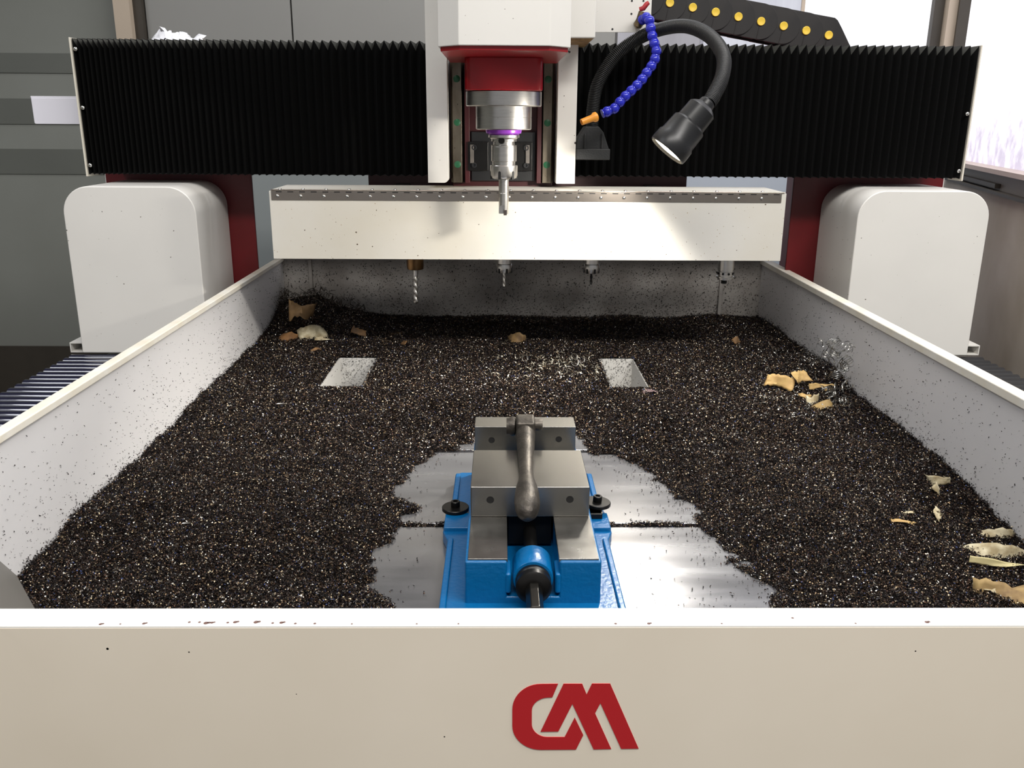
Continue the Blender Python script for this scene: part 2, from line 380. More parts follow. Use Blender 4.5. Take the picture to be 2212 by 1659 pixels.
# the red logo
def logo_pts(seq): return [((1050+x/5.821), (1440+y/5.821)) for x, y in seq]
def arc(cx, cy, rx, ry, a0, a1, n=12): return [(cx+rx*math.cos(R(a0+(a1-a0)*i/n)), cy-ry*math.sin(R(a0+(a1-a0)*i/n))) for i in range(n+1)]
Cpts = [(905, 215)] + arc(690, 540, 360, 322, 90, 180) + arc(690, 745, 360, 300, 180, 270) + [(1130, 1042), (1222, 860), (1115, 640), (988, 885)] \
     + arc(770, 720, 195, 165, 270, 180) + arc(790, 555, 215, 168, 180, 90) + [(833, 385)]
Mpts = [(975, 215), (1208, 215), (1265, 350), (1332, 213), (1560, 213), (1918, 1030), (1698, 1033), (1437, 458), (1370, 585), (1573, 1035), (1352, 1040),
        (1085, 468), (908, 815), (685, 818)]
for pts in (Cpts, Mpts):
    q = [at(px, py, Y=.551) for px, py in logo_pts(pts)]
    plabel(MB().prism([(p.x, p.z) for p in q], .5508, .5517, 'Y').build('logo_letter', REDLOGO, fp), 'red printed logo letter')
# bare spots where the paint of the front rim is chipped off
sp = MB()
for px, py, a in ((216,1350,5),(260,1348,3),(311,1347,5),(409,1344,4),(431,1344,4),(445,1346,7),(458,1345,5),(492,1345,4),(508,1344,6),(553,1344,7),(589,1346,4),(608,1345,6),
                  (638,1347,4),(680,1347,4),(1330,1348,4),(1402,1349,5),(1712,1335,4),(2002,1344,6),(760,1348,3),(900,1349,3),(990,1349,3),(1560,1349,3),(1850,1349,3)):
    p = at(px, py, Z=.2096)
    sp.lathe([(a*.00026, 0), (a*.00026, .0003)], (p.x, max(p.y, .5535), .2094), n=9)
    if a > 4: sp.lathe([(a*.00018, 0), (a*.00018, .0003)], (p.x+a*.0003, max(p.y, .5535)+.0006, .2094), n=8)
for px, py, a in ((232,1402,5),(408,1409,3),(960,1592,3),(1978,1407,3),(640,1500,2)):
    p = at(px, py, Y=.551); sp.lathe([(a*.00022, 0), (a*.0002, .0004)], (p.x, .5516, p.z), (0, -1, 0), n=7)
sp.build('chipped_spots', CHIPM_SPOT, fr, kind='stuff')

tab = thing('slotted_table', 'machined steel table of wide plates with chip filled slots', 'machine table', (.06, 1.1, -.03))
for y0, y1 in ((.580, .8475), (.8595, 1.142), (1.154, 1.436), (1.449, 1.640)):
    bx('table_plate', PLATE, tab, XL+.004, XR-.004, y0, y1, -.03, 0, .0012)
bx('slot_bottom', DARK, tab, XL+.004, XR-.004, .58, 1.64, -.045, -.0305, 0)

# ------------------------------------------------------------------ vise
CX = .0386
vise = thing('machine_vise', 'blue enamelled milling vise with ground steel jaws on the bare table', 'vise', (CX, 1.1, 0))
bl, br_ = -.0400, .1172
ubody = [(bl, .006), (br_, .006), (br_, .0712), (.0690, .0712), (.0690, .026), (.0085, .026), (.0085, .0712), (bl, .0712)]
bd = MB().prism(ubody, .9055, 1.300, 'Y'); 
bd.build('base_casting', BLUE, vise, bevel=.0025, seg=3)
hw = .1075
out = [(-.068,.872),(-.069,1.062),(-.0775,1.092),(-.0775,1.138),(-.0735,1.165),(-.0705,1.18),(-.0705,1.292),(-.062,1.303)]
outl = out + [(2*CX-.0015-x, y) for x, y in reversed(out)]
fl_ = MB().prism(outl, .0005, .0175)
for sgn in (0, 1):
    g = lambda x: x if not sgn else 2*CX-.0015-x
    for ya, yb in ((.874, 1.066), (1.178, 1.290)):
        a, b = sorted((g(-.0695), g(-.0615))); fl_.box(a, b, ya, yb, .016, .0215)
    a, b = sorted((g(-.0765), g(-.036))); fl_.box(a, b, 1.092, 1.140, .012, .0235)
fl_.build('base_flange', BLUE, vise, bevel=.002, seg=2)
for x0, x1 in ((-.0365, .0092), (.0682, .1142)):
    bx('slide_way', GROUND, vise, x0, x1, .9085, 1.296, .0685, .0733, .0006)
fj = bx('fixed_jaw', GROUNDL, vise, -.0380, .1142, 1.2465, 1.2920, .0732, .1144, .0008)
mj = bx('moving_jaw', GROUNDL, vise, -.0367, .1132, 1.0197, 1.1493, .0736, .1144, .0012)
for o, yy, cs in ((fj, 1.2465, ((1062, 951), (1207, 949))), (mj, 1.0197, ((1059, 1080), (1231, 1079)))):
    cut(o, [MB().lathe([(.0048, -.002), (.0048, .014)], at(px, py, Y=yy), (0, 1, 0), n=24) for px, py in cs])
    for px, py in cs:
        c = at(px, py, Y=yy)
        MB().lathe([(.0049, .0005), (.0038, .0020), (.0038, .013), (.0005, .0132)], c, (0, 1, 0), n=20).build('screw_hole', DARK, o, smooth=40)
plabel(bx('jaw_stem', BOX_, vise, .0105, .0665, 1.030, 1.14, .03, .0737, .001), 'black stem under the moving jaw')
MB().lathe([(.0085, 0), (.0085, .15)], (CX, .90, .048), (0, 1, 0), n=24).build('lead_screw', BOX_, vise, smooth=40)
MB().lathe([(.0225, 0), (.0235, .002), (.0235, .040), (.0225, .042)], (CX, .9045, .0485), (0, 1, 0), n=40).build('bearing_boss', BLUE, vise, smooth=40)
for x in (.0098, .0675): bx('boss_web', BLUE, vise, x-.0035, x+.0035, .9045, .940, .03, .056, .003, seg=3)
MB().lathe([(.010, 0), (.0165, .001), (.0205, .004), (.0205, .012), (.0188, .014), (.0205, .016), (.0205, .021)], (CX, .8835, .0475), (0, 1, 0), n=40).build('thrust_collar', BOX_, vise, smooth=30)
hexs = [(CX+.0098*math.cos(R(60*i)), .0485+.0098*math.sin(R(60*i))) for i in range(6)]
MB().prism(hexs, .832, .885, 'Y').build('hex_drive', mat('worn_hex_steel', (60, 58, 54), .28, .9, var=.2, vscale=60), vise, bevel=.0012)

# clamping bolts of the vise
def clamp_bolt(x, z, tilt, label):
    t = thing('clamp_bolt', label, 'bolt', (x, 1.148, z-.006), 'clamp bolts beside the vise')
    q = Matrix.Rotation(tilt, 3, 'Y'); ax = q @ Vector((0, 0, 1)); c = Vector((x, 1.148, z))
    MB().lathe([(.0185, -.0028), (.0192, -.002), (.0192, .002), (.0185, .0028), (.0075, .0028)], c, ax, n=40).build('washer', BOX_, t, smooth=40)
    s = MB().lathe([(.0062, .0028), (.0064, .0034), (.0064, .0105), (.0058, .0112), (.0036, .0112), (.0034, .007), (.0003, .007)], c, ax, n=24)
    s.build('socket_head', BOX_, t, smooth=40)
    MB().lathe([(.004, -.0455), (.004, -.0028)], c, ax, n=12).build('stud', BOX_, t, smooth=40)
    return t
clamp_bolt(-.0630, .0262, 0, 'black socket bolt and washer at the left side of the vise')
tb = clamp_bolt(.1385, .0345, R(3), 'black socket bolt and washer over a step block right of the vise')
stp = bx('step_block', BOX_, None, .1178, .1430, 1.118, 1.146, .0237, .0312, .001)
MB().box(.1195, .1435, 1.121, 1.143, .0312-.0005, .0312).build('step_top', mat('worn_step_steel', (128, 122, 112), .35, 1), stp)
tag(stp, 'small black step block under the right clamp washer', 'clamp block')

# crank handle lying on the jaws
hd = thing('vise_handle', 'forged dark iron crank handle with ball end lying on the vise jaws', 'handle', (.036, 1.16, .1145))
hb = MB().box(.0228, .0500, 1.172, 1.212, .1150, .1470); hb.build('socket_head', CASTG, hd, bevel=.004, seg=3)
p0 = Vector((.0362, 1.182, .131)); p1 = at(1139, 1100, Y=.962)
dirv = (p1-p0); Ln = dirv.length
prof = [(0,.0134),(.08,.0131),(.22,.0122),(.36,.0110),(.48,.0098),(.57,.0092),(.64,.0095),(.71,.0114),(.78,.0138),(.85,.0153),(.92,.0158),(.98,.0150),(1.03,.0128),(1.065,.0088),(1.082,.002)]
MB().tube([p0+dirv*t for t, r in prof], [r for t, r in prof], 24).build('shaft', CASTG, hd, smooth=60)
MB().lathe([(.009, 0), (.0138, .002), (.0145, .006), (.0125, .0095), (.012, .014)], (.0232, 1.196, .133), (-1, 0, 0), n=24).build('pin_end', CASTG, hd, smooth=40)
MB().lathe([(.0085, 0), (.0088, .009), (.0082, .0115), (.006, .0118)], (.0497, 1.200, .134), (1, 0, 0), n=24).build('pin_end', CASTG, hd, smooth=40)

# ================================================================== gantry
gan = thing('gantry', 'red and white machine gantry standing across the tub', 'gantry', (.06, 2.2, .012))
for x0, x1, xa, xb in ((-.930, -.5875, -.9290, -.6485), (.6972, 1.0560, .7680, 1.0530)):
    bx('column', DRED, gan, x0, x1, 2.132, 2.140, .0545, .441, .002)
    bx('column_body', DRED, gan, x0+(.02 if x0 < 0 else .10), x1-(.10 if x0 < 0 else .02), 2.1405, 2.50, .0545, .441, .003)
    o = MB().prism(rounded(xa, xb, .0540, .4170, .058, 'tl tr'), 1.9045, 2.131, 'Y').build('column_cover', WHITE, gan, bevel=.0025, seg=3)
MB().box(-.931, -.9285, 2.1325, 2.165, .06, .44).build('edge_trim', WHITE, gan)
MB().box(1.0545, 1.0570, 2.1325, 2.165, .06, .44).build('edge_trim', WHITE, gan)
bx('cross_beam', DRED, gan, -.900, 1.015, 2.065, 2.42, .446, .700, .004)
bx('saddle_plate', MAROON, gan, -.3000, .4240, 2.045, 2.064, .4080, .6900, .002)
bx('top_board', mat('beige_board', (176, 164, 144), .6), gan, -.86, .2, 2.08, 2.38, .7005, .7095, .001)
for s, xa, xb in ((-1, -.968, -.9285), (1, 1.0525, 1.0935)):
    m = MB().box(xa, xb, 1.9305, 2.12, .0690, .0712).box(xa, xb, 1.9305, 2.12, .0485, .0505)
    xe = xa if s < 0 else xb-.002; m.box(xe, xe+.002, 1.9305, 2.12, .0505, .069)
    m.build('end_channel', WHITE, gan)
a = at(66, 208, Y=2.1); b = at(170, 268, Y=2.1)
bkt = MB().prism(rounded(a.x, -.90, b.z-.0005, a.z-.003, .004, 'bl'), 2.100, 2.104, 'Y').box(a.x-.001, -.90, 2.1005, 2.14, a.z-.0035, a.z+.0005)
bkt.build('side_bracket', mat('bracket_white', (240, 238, 246), .4), gan, bevel=.001)

# bellows: outer folds at Y 2.000, inner folds 12 mm deeper, mitred at the upper edge
def bellows(name, x_out, x_in, pitch, label, zb, zt, side):
    t = thing(name, label, 'bellows', ((x_out+x_in)/2, 2.0, zb))
    xs = [x_out]; sgn = 1 if x_in > x_out else -1
    while abs(xs[-1]-x_out) < abs(x_in-x_out)-.012: xs.append(xs[-1]+sgn*pitch(abs(xs[-1]-x_out)))
    y0, d, h, D = 2.000, .0125, .0195, .055; m = MB(); rows = []
    for i, x in enumerate(xs):
        rows.append([(x, y0, zb), (x, y0, zt), (x, y0, zt), (x, y0+D, zt)])
        if i < len(xs)-1:
            v = (x+xs[i+1])/2; rows.append([(v, y0+d, zb+.004), (v, y0+d, zt-h), (v, y0+2*d, zt-.004), (v, y0+D, zt-.004)])
    if sgn < 0: rows.reverse()
    vs = [p for r in rows for p in r]; fs = []
    for i in range(len(rows)-1):
        a, b = i*4, (i+1)*4
        fs.append((a, b, b+1, a+1)); fs.append((a+2, b+2, b+3, a+3))
        if i % 2 == 0: fs.append((a+1, b+1, b+2))
        else: fs.append((a+1, b+1, a+2))
    m.add(vs, fs); pc = m.build('pleated_cloth', BLACKF, t); pc.data.materials.append(GUSSET_LIT)
    for k_ in range(2, len(pc.data.polygons), 3): pc.data.polygons[k_].material_index = 1  # mitre triangles get the paler colour, light from above put into it
    # hem along lower edge, end plate and screws
    MB().box(min(x_out, x_in), max(x_out, x_in), y0+.02, y0+.024, zb+.001, zb+.010).build('hem_strip', BLACKP, t)
    xe = x_out - sgn*.0022
    bx('end_plate', mat('cream_end_plate', (214, 208, 194), .45), t, min(xe, xe-sgn*.0035), max(xe, xe-sgn*.0035), y0-.004, y0+.060, zb-.004, zt+.001, .0008)
    for zz in ((zb+.020, (zb+zt)/2, zt-.022) if side < 0 else (zb+.018, (zb+zt)/2)):
        MB().lathe([(.0045, 0), (.004, .0018), (.002, .0028)], (x_out+sgn*.005, y0-.0008, zz), (0, -1, 0), n=14).build('screw', SILVER, t, smooth=50)
    return t
bellows('gantry_bellows', -.9070, -.1560, lambda s: .0103+.0085*min(1, s/.55), 'long black pleated bellows left of the spindle head', .4355, .7168, -1)
bellows('gantry_bellows', 1.0255, .1575, lambda s: .0186, 'long black pleated bellows right of the spindle head', .4365, .7155, 1)

# ------------------------------------------------------------------ spindle head
SX = .0055
sh = thing('spindle_head', 'white and red vertical spindle head hanging at the middle of the gantry', 'spindle', (SX, 1.9, .43))
hp = [(-.0690, 1.528), (.0800, 1.528), (.1160, 1.563), (.1160, 1.925), (-.1050, 1.925), (-.1050, 1.563)]
MB().prism(hp, .6720, 1.10).build('head_cover', WHITE, sh, bevel=.0015)
cp = [(-.0680, 1.534), (.0790, 1.534), (.1120, 1.566), (.1120, 1.86), (-.1010, 1.86), (-.1010, 1.566)]
MB().prism(cp, .6650, .6722).build('head_underside', RED, sh, bevel=.001)
hx = .0713
MB().prism([(p[0]+SX, p[1]) for p in [(-hx, 1.690+.012), (-hx+.004, 1.690+.004), (-hx+.012, 1.690), (hx-.012, 1.690), (hx-.004, 1.694), (hx, 1.702), (hx, 1.93), (-hx, 1.93)]], .6085, .6655).build('spindle_block', RED, sh, bevel=.0015, smooth=40)
ax = (SX, 1.7620, 0)
lz = lambda prof, nm, m, sm=30: MB().lathe(prof, ax, n=64).build(nm, m, sh, smooth=sm)
lz([(.0700, .6084), (.0722, .6070), (.0722, .5825), (.0708, .5808), (.05, .5808)], 'spindle_flange', STEEL)
lz([(.0535, .5812), (.0535, .5615), (.0530, .5612), (.0530, .5606), (.0535, .5603), (.0535, .5400), (.0520, .5385), (.03, .5385)], 'spindle_nose', STEEL)
lz([(.0345, .5388), (.0350, .5368), (.0338, .5318), (.0300, .5300), (.02, .5300)], 'seal_ring', PURPLE)
bx('back_plate', MAROON, sh, -.104, .113, 1.965, 1.998, .4100, .6900, .002)
for x0, x1 in ((-.0765, -.0660), (.0770, .0865)): bx('guide_strip', MAROON, sh, x0, x1, 1.935, 1.964, .4260, .6680, .001)
for x0, x1, cs in ((-.1060, -.0780, .0), (.0848, .1122, .0)):
    rl = MB().prism([(x0, 1.964), (x0, 1.946), (x0+.003, 1.943), (x0+.0045, 1.934), (x1-.0045, 1.934), (x1-.003, 1.943), (x1, 1.946), (x1, 1.964)], .4270, .6760).build('linear_rail', RAIL, sh, bevel=.0006)
    for zz in (.6390, .5520, .4660):
        plabel(MB().lathe([(.0072, 0), (.0072, .0006), (.0066, .0010)], ((x0+x1)/2, 1.9342, zz-.001), (0, -1, 0), n=24).build('bolt_plug', GREEN, rl, smooth=40), 'green bolt hole plug')
MB().prism(rounded(-.1530, -.1098, .4285, 1.1, .010, 'br'), 1.900, 1.996, 'Y').build('side_cover', WHITE, sh, bevel=.001)
MB().prism(rounded(.1168, .1568, .4280, 1.1, .004, ''), 1.900, 1.996, 'Y').build('side_cover', mat('spattered_white', (228, 224, 216), .42, speck=[(62, .16, .28, (70, 58, 52)), (170, .12, .22, (88, 76, 70))]), sh, bevel=.001)
# carriage blocks in the dark recess behind the tool
for x in (-.048, .046):
    cb = bx('bearing_block', BOX_, sh, x-.022, x+.022, 1.930, 1.964, .452, .512, .002)
    for dz in (-.018, .018):
        MB().lathe([(.0055, 0), (.0055, .004), (.003, .004), (.003, .001)], (x-.008*(1 if x < 0 else -1), 1.9298, .482+dz), (0, -1, 0), n=14).build('cap_screw', BLACKP, cb, smooth=40)
    bx('wiper_plate', mat('worn_grey_plate', (116, 110, 104), .5, .6, var=.3, vscale=60), cb, x-.005+(-.012 if x < 0 else .012), x+.003+(-.012 if x < 0 else .012), 1.926, 1.9295, .468, .506, .0005)
bx('recess_plate', BLACKP, sh, -.063, .074, 1.95, 1.9645, .43, .532, .001)
# housing at the right of the head, its soiled underside and the perforated mounting plate behind
bx('side_housing', WHITE, sh, .1310, .1805, 1.800, 1.99, .7075, 1.1, .003, seg=3)
plabel(MB().add([(.1310,1.803,.7075),(.1770,1.803,.7075),(.1790,1.97,.7075),(.1310,1.97,.7075),(.1320,1.815,.703),(.172,1.815,.703),(.174,1.96,.703),(.1320,1.96,.703)],
   [(3,2,1,0),(4,5,6,7),(0,1,5,4),(1,2,6,5),(2,3,7,6),(3,0,4,7)]).build('soiled_underside', STAIN, sh), 'brown stained underside')
mp_ = MB().prism([(.1900, .7335), (.3125, .7342), (.3125, 1.05), (.1900, 1.05)], 1.970, 1.974, 'Y').build('mounting_plate', WHITE, sh, bevel=.0006)
for px, py in ((1323, 63), (1364, 30), (1365, 2), (1390, 2)):
    MB().lathe([(.0022, 0), (.0018, .001)], at(px, py, Y=1.970), (0, -1, 0), n=12).build('plate_screw', DGREY, mp_, smooth=40)

# ------------------------------------------------------------------ collet chuck with the milling cutter in the spindle
mt = thing('milling_tool', 'steel collet chuck with an indexable end mill in the spindle', 'milling tool', (SX+.0005, 1.762, .378))
c0 = (SX+.0006, 1.762, 0)
def lt(prof, nm, m, n=48): return MB().lathe(prof, c0, n=n).build(nm, m, mt, smooth=30)
lt([(.0225, .5305), (.0285, .5300), (.0300, .5285), (.0300, .5240), (.0275, .5232), (.0262, .5215), (.0245, .5210), (.0245, .5168), (.0205, .5160), (.0205, .5105), (.0245, .5095), (.0245, .5075), (.01, .5075)], 'tool_flange', STEEL)
for aa in (-100, 80):
    q = Matrix.Rotation(R(aa), 3, 'Z'); cc = Vector(c0)+q @ Vector((.0235, 0, .5185))
    MB().lathe([(.0062, -.003), (.0062, .0035), (.002, .0035)], cc, q @ Vector((1, 0, 0)), n=16).build('drive_slot', BOX_, mt, smooth=40)
lt([(.0240, .5078), (.0246, .5068), (.0246, .4800), (.0238, .4792), (.0222, .4790), (.0222, .4720), (.01, .4720)], 'chuck_body', STEEL)
nut = lt([(.0262, .4722), (.0268, .4712), (.0268, .4530), (.0245, .4478), (.0200, .4462), (.0100, .4462)], 'collet_nut', STEEL)
for k in range(6):
    aa = R(-108+60*k); dx, dy = math.cos(aa), math.sin(aa); cc = Vector(c0)+Vector((dx*.0245, dy*.0245, 0))
    vs = []; ta = Vector((-dy, dx, 0)); ra = Vector((dx, dy, 0))
    pl = [(-.0027, .4462), (.0027, .4462), (.0027, .4590), (.0018, .4612), (0, .4618), (-.0018, .4612), (-.0027, .4590)]
    m = MB(); vs = [cc+ta*u+Vector((0, 0, z))+ra*.0026 for u, z in pl] + [cc+ta*u+Vector((0, 0, z))-ra*.004 for u, z in pl]
    n_ = len(pl); m.add(vs, [tuple(range(n_)), tuple(range(2*n_-1, n_-1, -1))]+[(i, (i+1) % n_, n_+(i+1) % n_, n_+i) for i in range(n_)])
    m.build('spanner_slot', DARK, nut)
ct = MB().lathe([(.0098, .4465), (.0098, .4195), (.0095, .4190), (.0098, .4185), (.0098, .3800), (.0092, .3790)], c0, n=32).build('cutter_shank', STEEL, mt, smooth=30)
cut(ct, [MB().prism([(c0[0]-.0110, .3770), (c0[0]+.0014, .3770), (c0[0]+.0014, .3965), (c0[0]-.0060, .3955), (c0[0]-.0110, .3900)], 1.7440, 1.7585, 'Y')])
bx('carbide_insert', mat('carbide', (96, 88, 84), .3, .8), mt, c0[0]-.0002, c0[0]+.0062, 1.7518, 1.7545, .3765, .3870, .0005)

# ------------------------------------------------------------------ long white cover over the tool rack
tc = thing('tool_rack_cover', 'long speckled white hinged cover over the tool rack at the back', 'tool rack', (.06, 1.9, .277))
BX0, BX1, BY, BZ0, BZ1, BYK = -.4713, .5861, 1.830, .2770, .4155, 1.974
bx('front_flap', COVER, tc, BX0, BX1, BY, BY+.0025, BZ0, BZ1, .0008)
bx('lid', COVER, tc, BX0+.004, BX1-.004, BY+.001, BYK, BZ1+.0002, BZ1+.0025, .0006)
for x in (BX0+.001, BX1-.0035): bx('end_panel', COVER, tc, x, x+.0025, BY+.003, BYK, BZ0+.002, BZ1, .0005)
bx('rear_panel', COVER, tc, BX0+.001, BX1-.001, BYK-.002, BYK, BZ0+.002, BZ1, .0005)
bx('rack_rail', BOX_, tc, BX0+.004, BX1-.004, 1.920, 1.960, .285, .310, .001)
for x in (-.22, .34):
    bx('hanger_arm', BOX_, tc, x-.015, x+.015, 1.976, 2.110, .405, .418, .001)
    bx('hanger_strap', BOX_, tc, x-.015, x+.015, 2.100, 2.112, .4185, .4455, .001)
hg = bx('hinge', HINGE, tc, BX0+.0045, BX1-.010, BY-.0015, BY-.0001, .3971, .4161, .0004)
MB().tube([(BX0+.0045, BY-.0010, .4174), (BX1-.0035, BY-.0010, .4174)], .0012, 10).build('hinge_pin', HINGE, hg, smooth=50)
ks = None
n_k = 44; px_ = (BX1-BX0-.0175)/n_k
for k in range(n_k):
    x = BX0+.0085+px_*(k+.5)
    if ks is None: ks = bx('hinge_slot', DARK, hg, x-.0059, x+.0059, BY-.0020, BY-.0010, .4128, .4146, 0); kx = x
    else: bcopy(ks, hg, ks.location+Vector((x-kx, 0, 0)))
sc0 = sc1 = None
for k in range(22):
    x = BX0+.0172+.0471*k
    if x > BX1-.017: break
    if sc0 is None: sc0 = MB().lathe([(.0036, 0), (.0034, .0010), (.0022, .0021), (.0005, .0024)], (x, BY-.0014, .4053), (0, -1, 0), n=14).build('hinge_screw', SILVER, hg, smooth=60); sx0 = x
    else: bcopy(sc0, hg, sc0.location+Vector((x-sx0, 0, 0)))
for k in range(22):
    x = BX0+.0207+.0471*k
    if x > BX1-.017: break
    if sc1 is None: sc1 = MB().lathe([(.0036, 0), (.0033, .0014), (.0005, .0023)], (x, BY+.0085, BZ1+.0025), n=12).build('lid_screw', SILVER, hg, smooth=60); sx0 = x
    else: bcopy(sc1, hg, sc1.location+Vector((x-sx0, 0, 0)))

# the tools hanging under it
YT = 1.885
def holder(x, label, cat):
    return thing('rack_tool', label, cat, (x, YT, .17), 'tools hanging in the rack')
def twist(c, r, z0, z1, turns, n=60, core=.45):
    m = MB(); K = 14; prof = []
    for k in range(K):
        a = 2*math.pi*k/K; rr = r*(core+(1-core)*abs(math.cos(a))**.55); prof.append((rr*math.cos(a), rr*math.sin(a)))
    vs = []
    for i in range(n+1):
        f = i/n; z = z0+(z1-z0)*f; tw = 2*math.pi*turns*f; s = 1 if f < .93 else (1-f)/.07*.9+.1
        for x, y in prof: vs.append((c[0]+s*(x*math.cos(tw)-y*math.sin(tw)), c[1]+s*(x*math.sin(tw)+y*math.cos(tw)), z))
    fs = [(i*K+k, i*K+(k+1) % K, (i+1)*K+(k+1) % K, (i+1)*K+k) for i in range(n) for k in range(K)] + [tuple(range(K)), tuple(range(n*K, (n+1)*K))]
    return m.add(vs, fs)
def nut_tool(x, label, tip, rb, zb):
    t = holder(x, label, 'milling tool')
    MB().lathe([(0.01457, 0.3364), (0.01885, 0.3347), (0.01885, 0.2781), (0.01585, 0.2772), (0.01585, 0.2592)], (x, YT, 0), n=32).build('holder_body', STEEL, t, smooth=30)
    nt_ = MB().lathe([(0.01594, 0.2614), (0.01645, 0.2605), (0.01645, 0.2477), (0.01525, 0.2421), (0.01028, 0.2417)], (x, YT, 0), n=40).build('collet_nut', STEEL, t, smooth=30)
    for k in range(6):
        aa = R(-70+60*k); q = Matrix.Rotation(aa, 3, 'Z'); m = MB().box(.0129, .0171, -.0021, .0021, 0.2416, 0.2515)
        m.v = [tuple(q @ Vector(p)+Vector((x, YT, 0))) for p in m.v]; m.build('spanner_slot', DARK, nt_)
    twist((x, YT), rb, zb, tip, 1.3, 30).build('cutter', BOX_ if rb < .0034 else STEEL, t, smooth=50)
t = holder(-.1830, 'bronze tinted holder with a long twist drill in the rack', 'drill')
MB().lathe([(0.01457, 0.3364), (0.01843, 0.3347), (0.01843, 0.2545), (0.01757, 0.2485), (0.01328, 0.2468), (0.00600, 0.2468)], (-.1830, YT, 0), n=40).build('holder_body', BRONZE, t, smooth=30)
MB().lathe([(0.00480, 0.2473), (0.00480, 0.2335)], (-.1830, YT, 0), n=20).build('drill_shank', STEEL, t, smooth=30)
twist((-.1834, YT), .0053, 0.2344, 0.1714, 2.1).build('drill_flutes', STEEL, t, smooth=50)
nut_tool(.0081, 'collet holder with a short slim end mill under the middle of the cover', 0.2083, .0036, 0.2421)
nut_tool(.1965, 'collet holder with a small pointed engraving bit right of the middle', 0.2155, .0029, 0.2421)
t = holder(.4868, 'steel touch probe with knurled rings hanging at the right end of the rack', 'probe')
MB().lathe([(0.01457, 0.3364), (0.01714, 0.3347), (0.01714, 0.2498), (0.01628, 0.2494), (0.01628, 0.2464), (0.01714, 0.2460), (0.01714, 0.2395), (0.01585, 0.2391), (0.01585, 0.2361), (0.01928, 0.2357), (0.01928, 0.2327), (0.01628, 0.2318), (0.01628, 0.2288), (0.00686, 0.2284)], (.4868, YT, 0), n=40).build('probe_body', STEEL, t, smooth=30)
for k in range(9):
    a = 2*math.pi*k/9; MB().lathe([(.0026, -.001), (.0026, .0019)], (.4868+.0167*math.cos(a), YT+.0167*math.sin(a), 0.2425), (math.cos(a), math.sin(a), 0), n=8).build('ring_stud', BOX_, t)
MB().lathe([(0.00643, 0.2288), (0.00600, 0.2198), (0.00257, 0.2190)], (.4850, YT, 0), n=20).build('stylus_mount', BOX_, t, smooth=30)

# ------------------------------------------------------------------ work lamp on a gooseneck
lamp = thing('work_lamp', 'black gooseneck work lamp switched on, clamped beside the spindle head', 'lamp', (.195, 1.93, .48))
b0 = [(1247, 340), (1316, 341), (1316, 318), (1304, 285), (1292, 271), (1266, 271), (1250, 300)]
q = [at(px, py, Y=1.905) for px, py in b0]
xs0 = max(.1575, q[0].x)
bp_ = MB().prism([(.1575, .4800), (.2265, .4800), (.2265, .5010), (.2145, .5330), (.2040, .5450), (.1760, .5450), (.1600, .5200), (.1575, .505)], 1.905, 1.955, 'Y').build('magnet_base', DGREY, lamp, bevel=.002)
bx('base_foot', DGREY, lamp, .1575, .2290, 1.897, 1.958, .4775, .5000, .002)
for x in (.176, .212): bx('base_rib', DGREY, lamp, x-.002, x+.002, 1.900, 1.906, .500, .530, .001)
gpts = [at(1279, 275, Y=1.930), at(1281, 235, Y=1.938), at(1292, 180, Y=1.945), at(1330, 120, Y=1.945), at(1385, 80, Y=1.938), at(1440, 60, Y=1.90), at(1490, 58, Y=1.845), at(1535, 80, Y=1.775), at(1562, 120, Y=1.71), at(1560, 165, Y=1.66), at(1542, 205, Y=1.625), at(1530, 224, Y=1.61)]
pth, Lg = spline(gpts, int(190*3))
MB().tube(pth, [(.0135 if i % 3 else .0112) for i in range(len(pth))], 14).build('gooseneck', RUBBER, lamp, smooth=70)
HT = at(1530, 220, Y=1.610); HA = Vector((-.635, -.06, -.77)).normalized(); HS = .925
LB = HT + HA*.118
hprof = [(.010, -.004), (.0150, .0), (.0165, .008), (.0240, .013), (.0290, .018), (.0300, .050), (.0345, .054), (.0352, .058), (.0365, .088), (.0392, .092), (.0400, .110), (.0392, .1165), (.0365, .1180), (.0355, .1100), (.0300, .1000), (.01, .0990)]
MB().lathe([(r*HS, z*HS) for r, z in hprof], HT, HA, n=48).build('lamp_head', BLACKP, lamp, smooth=35)
MB().lathe([(r*HS, z*HS) for r, z in ((.0352, .1080), (.0352, .1125), (.001, .1127))], HT, HA, n=40).build('lamp_lens', LENS, lamp, smooth=40)
for nm, en, ang, bl_ in (('lamp_beam', 78, 72, 1.0), ('lamp_halo', 22, 162, .3)):
    sl = bpy.data.lights.new(nm, 'SPOT'); sl.energy = en; sl.color = (1, .955, .87); sl.spot_size = R(ang); sl.spot_blend = bl_; sl.shadow_soft_size = .028
    so = bpy.data.objects.new(nm, sl); COL.objects.link(so); so.parent = lamp
    so.location = HT + HA*.1035 - lamp.location; so.rotation_mode = 'QUATERNION'; so.rotation_quaternion = Vector((0, 0, -1)).rotation_difference(HA)

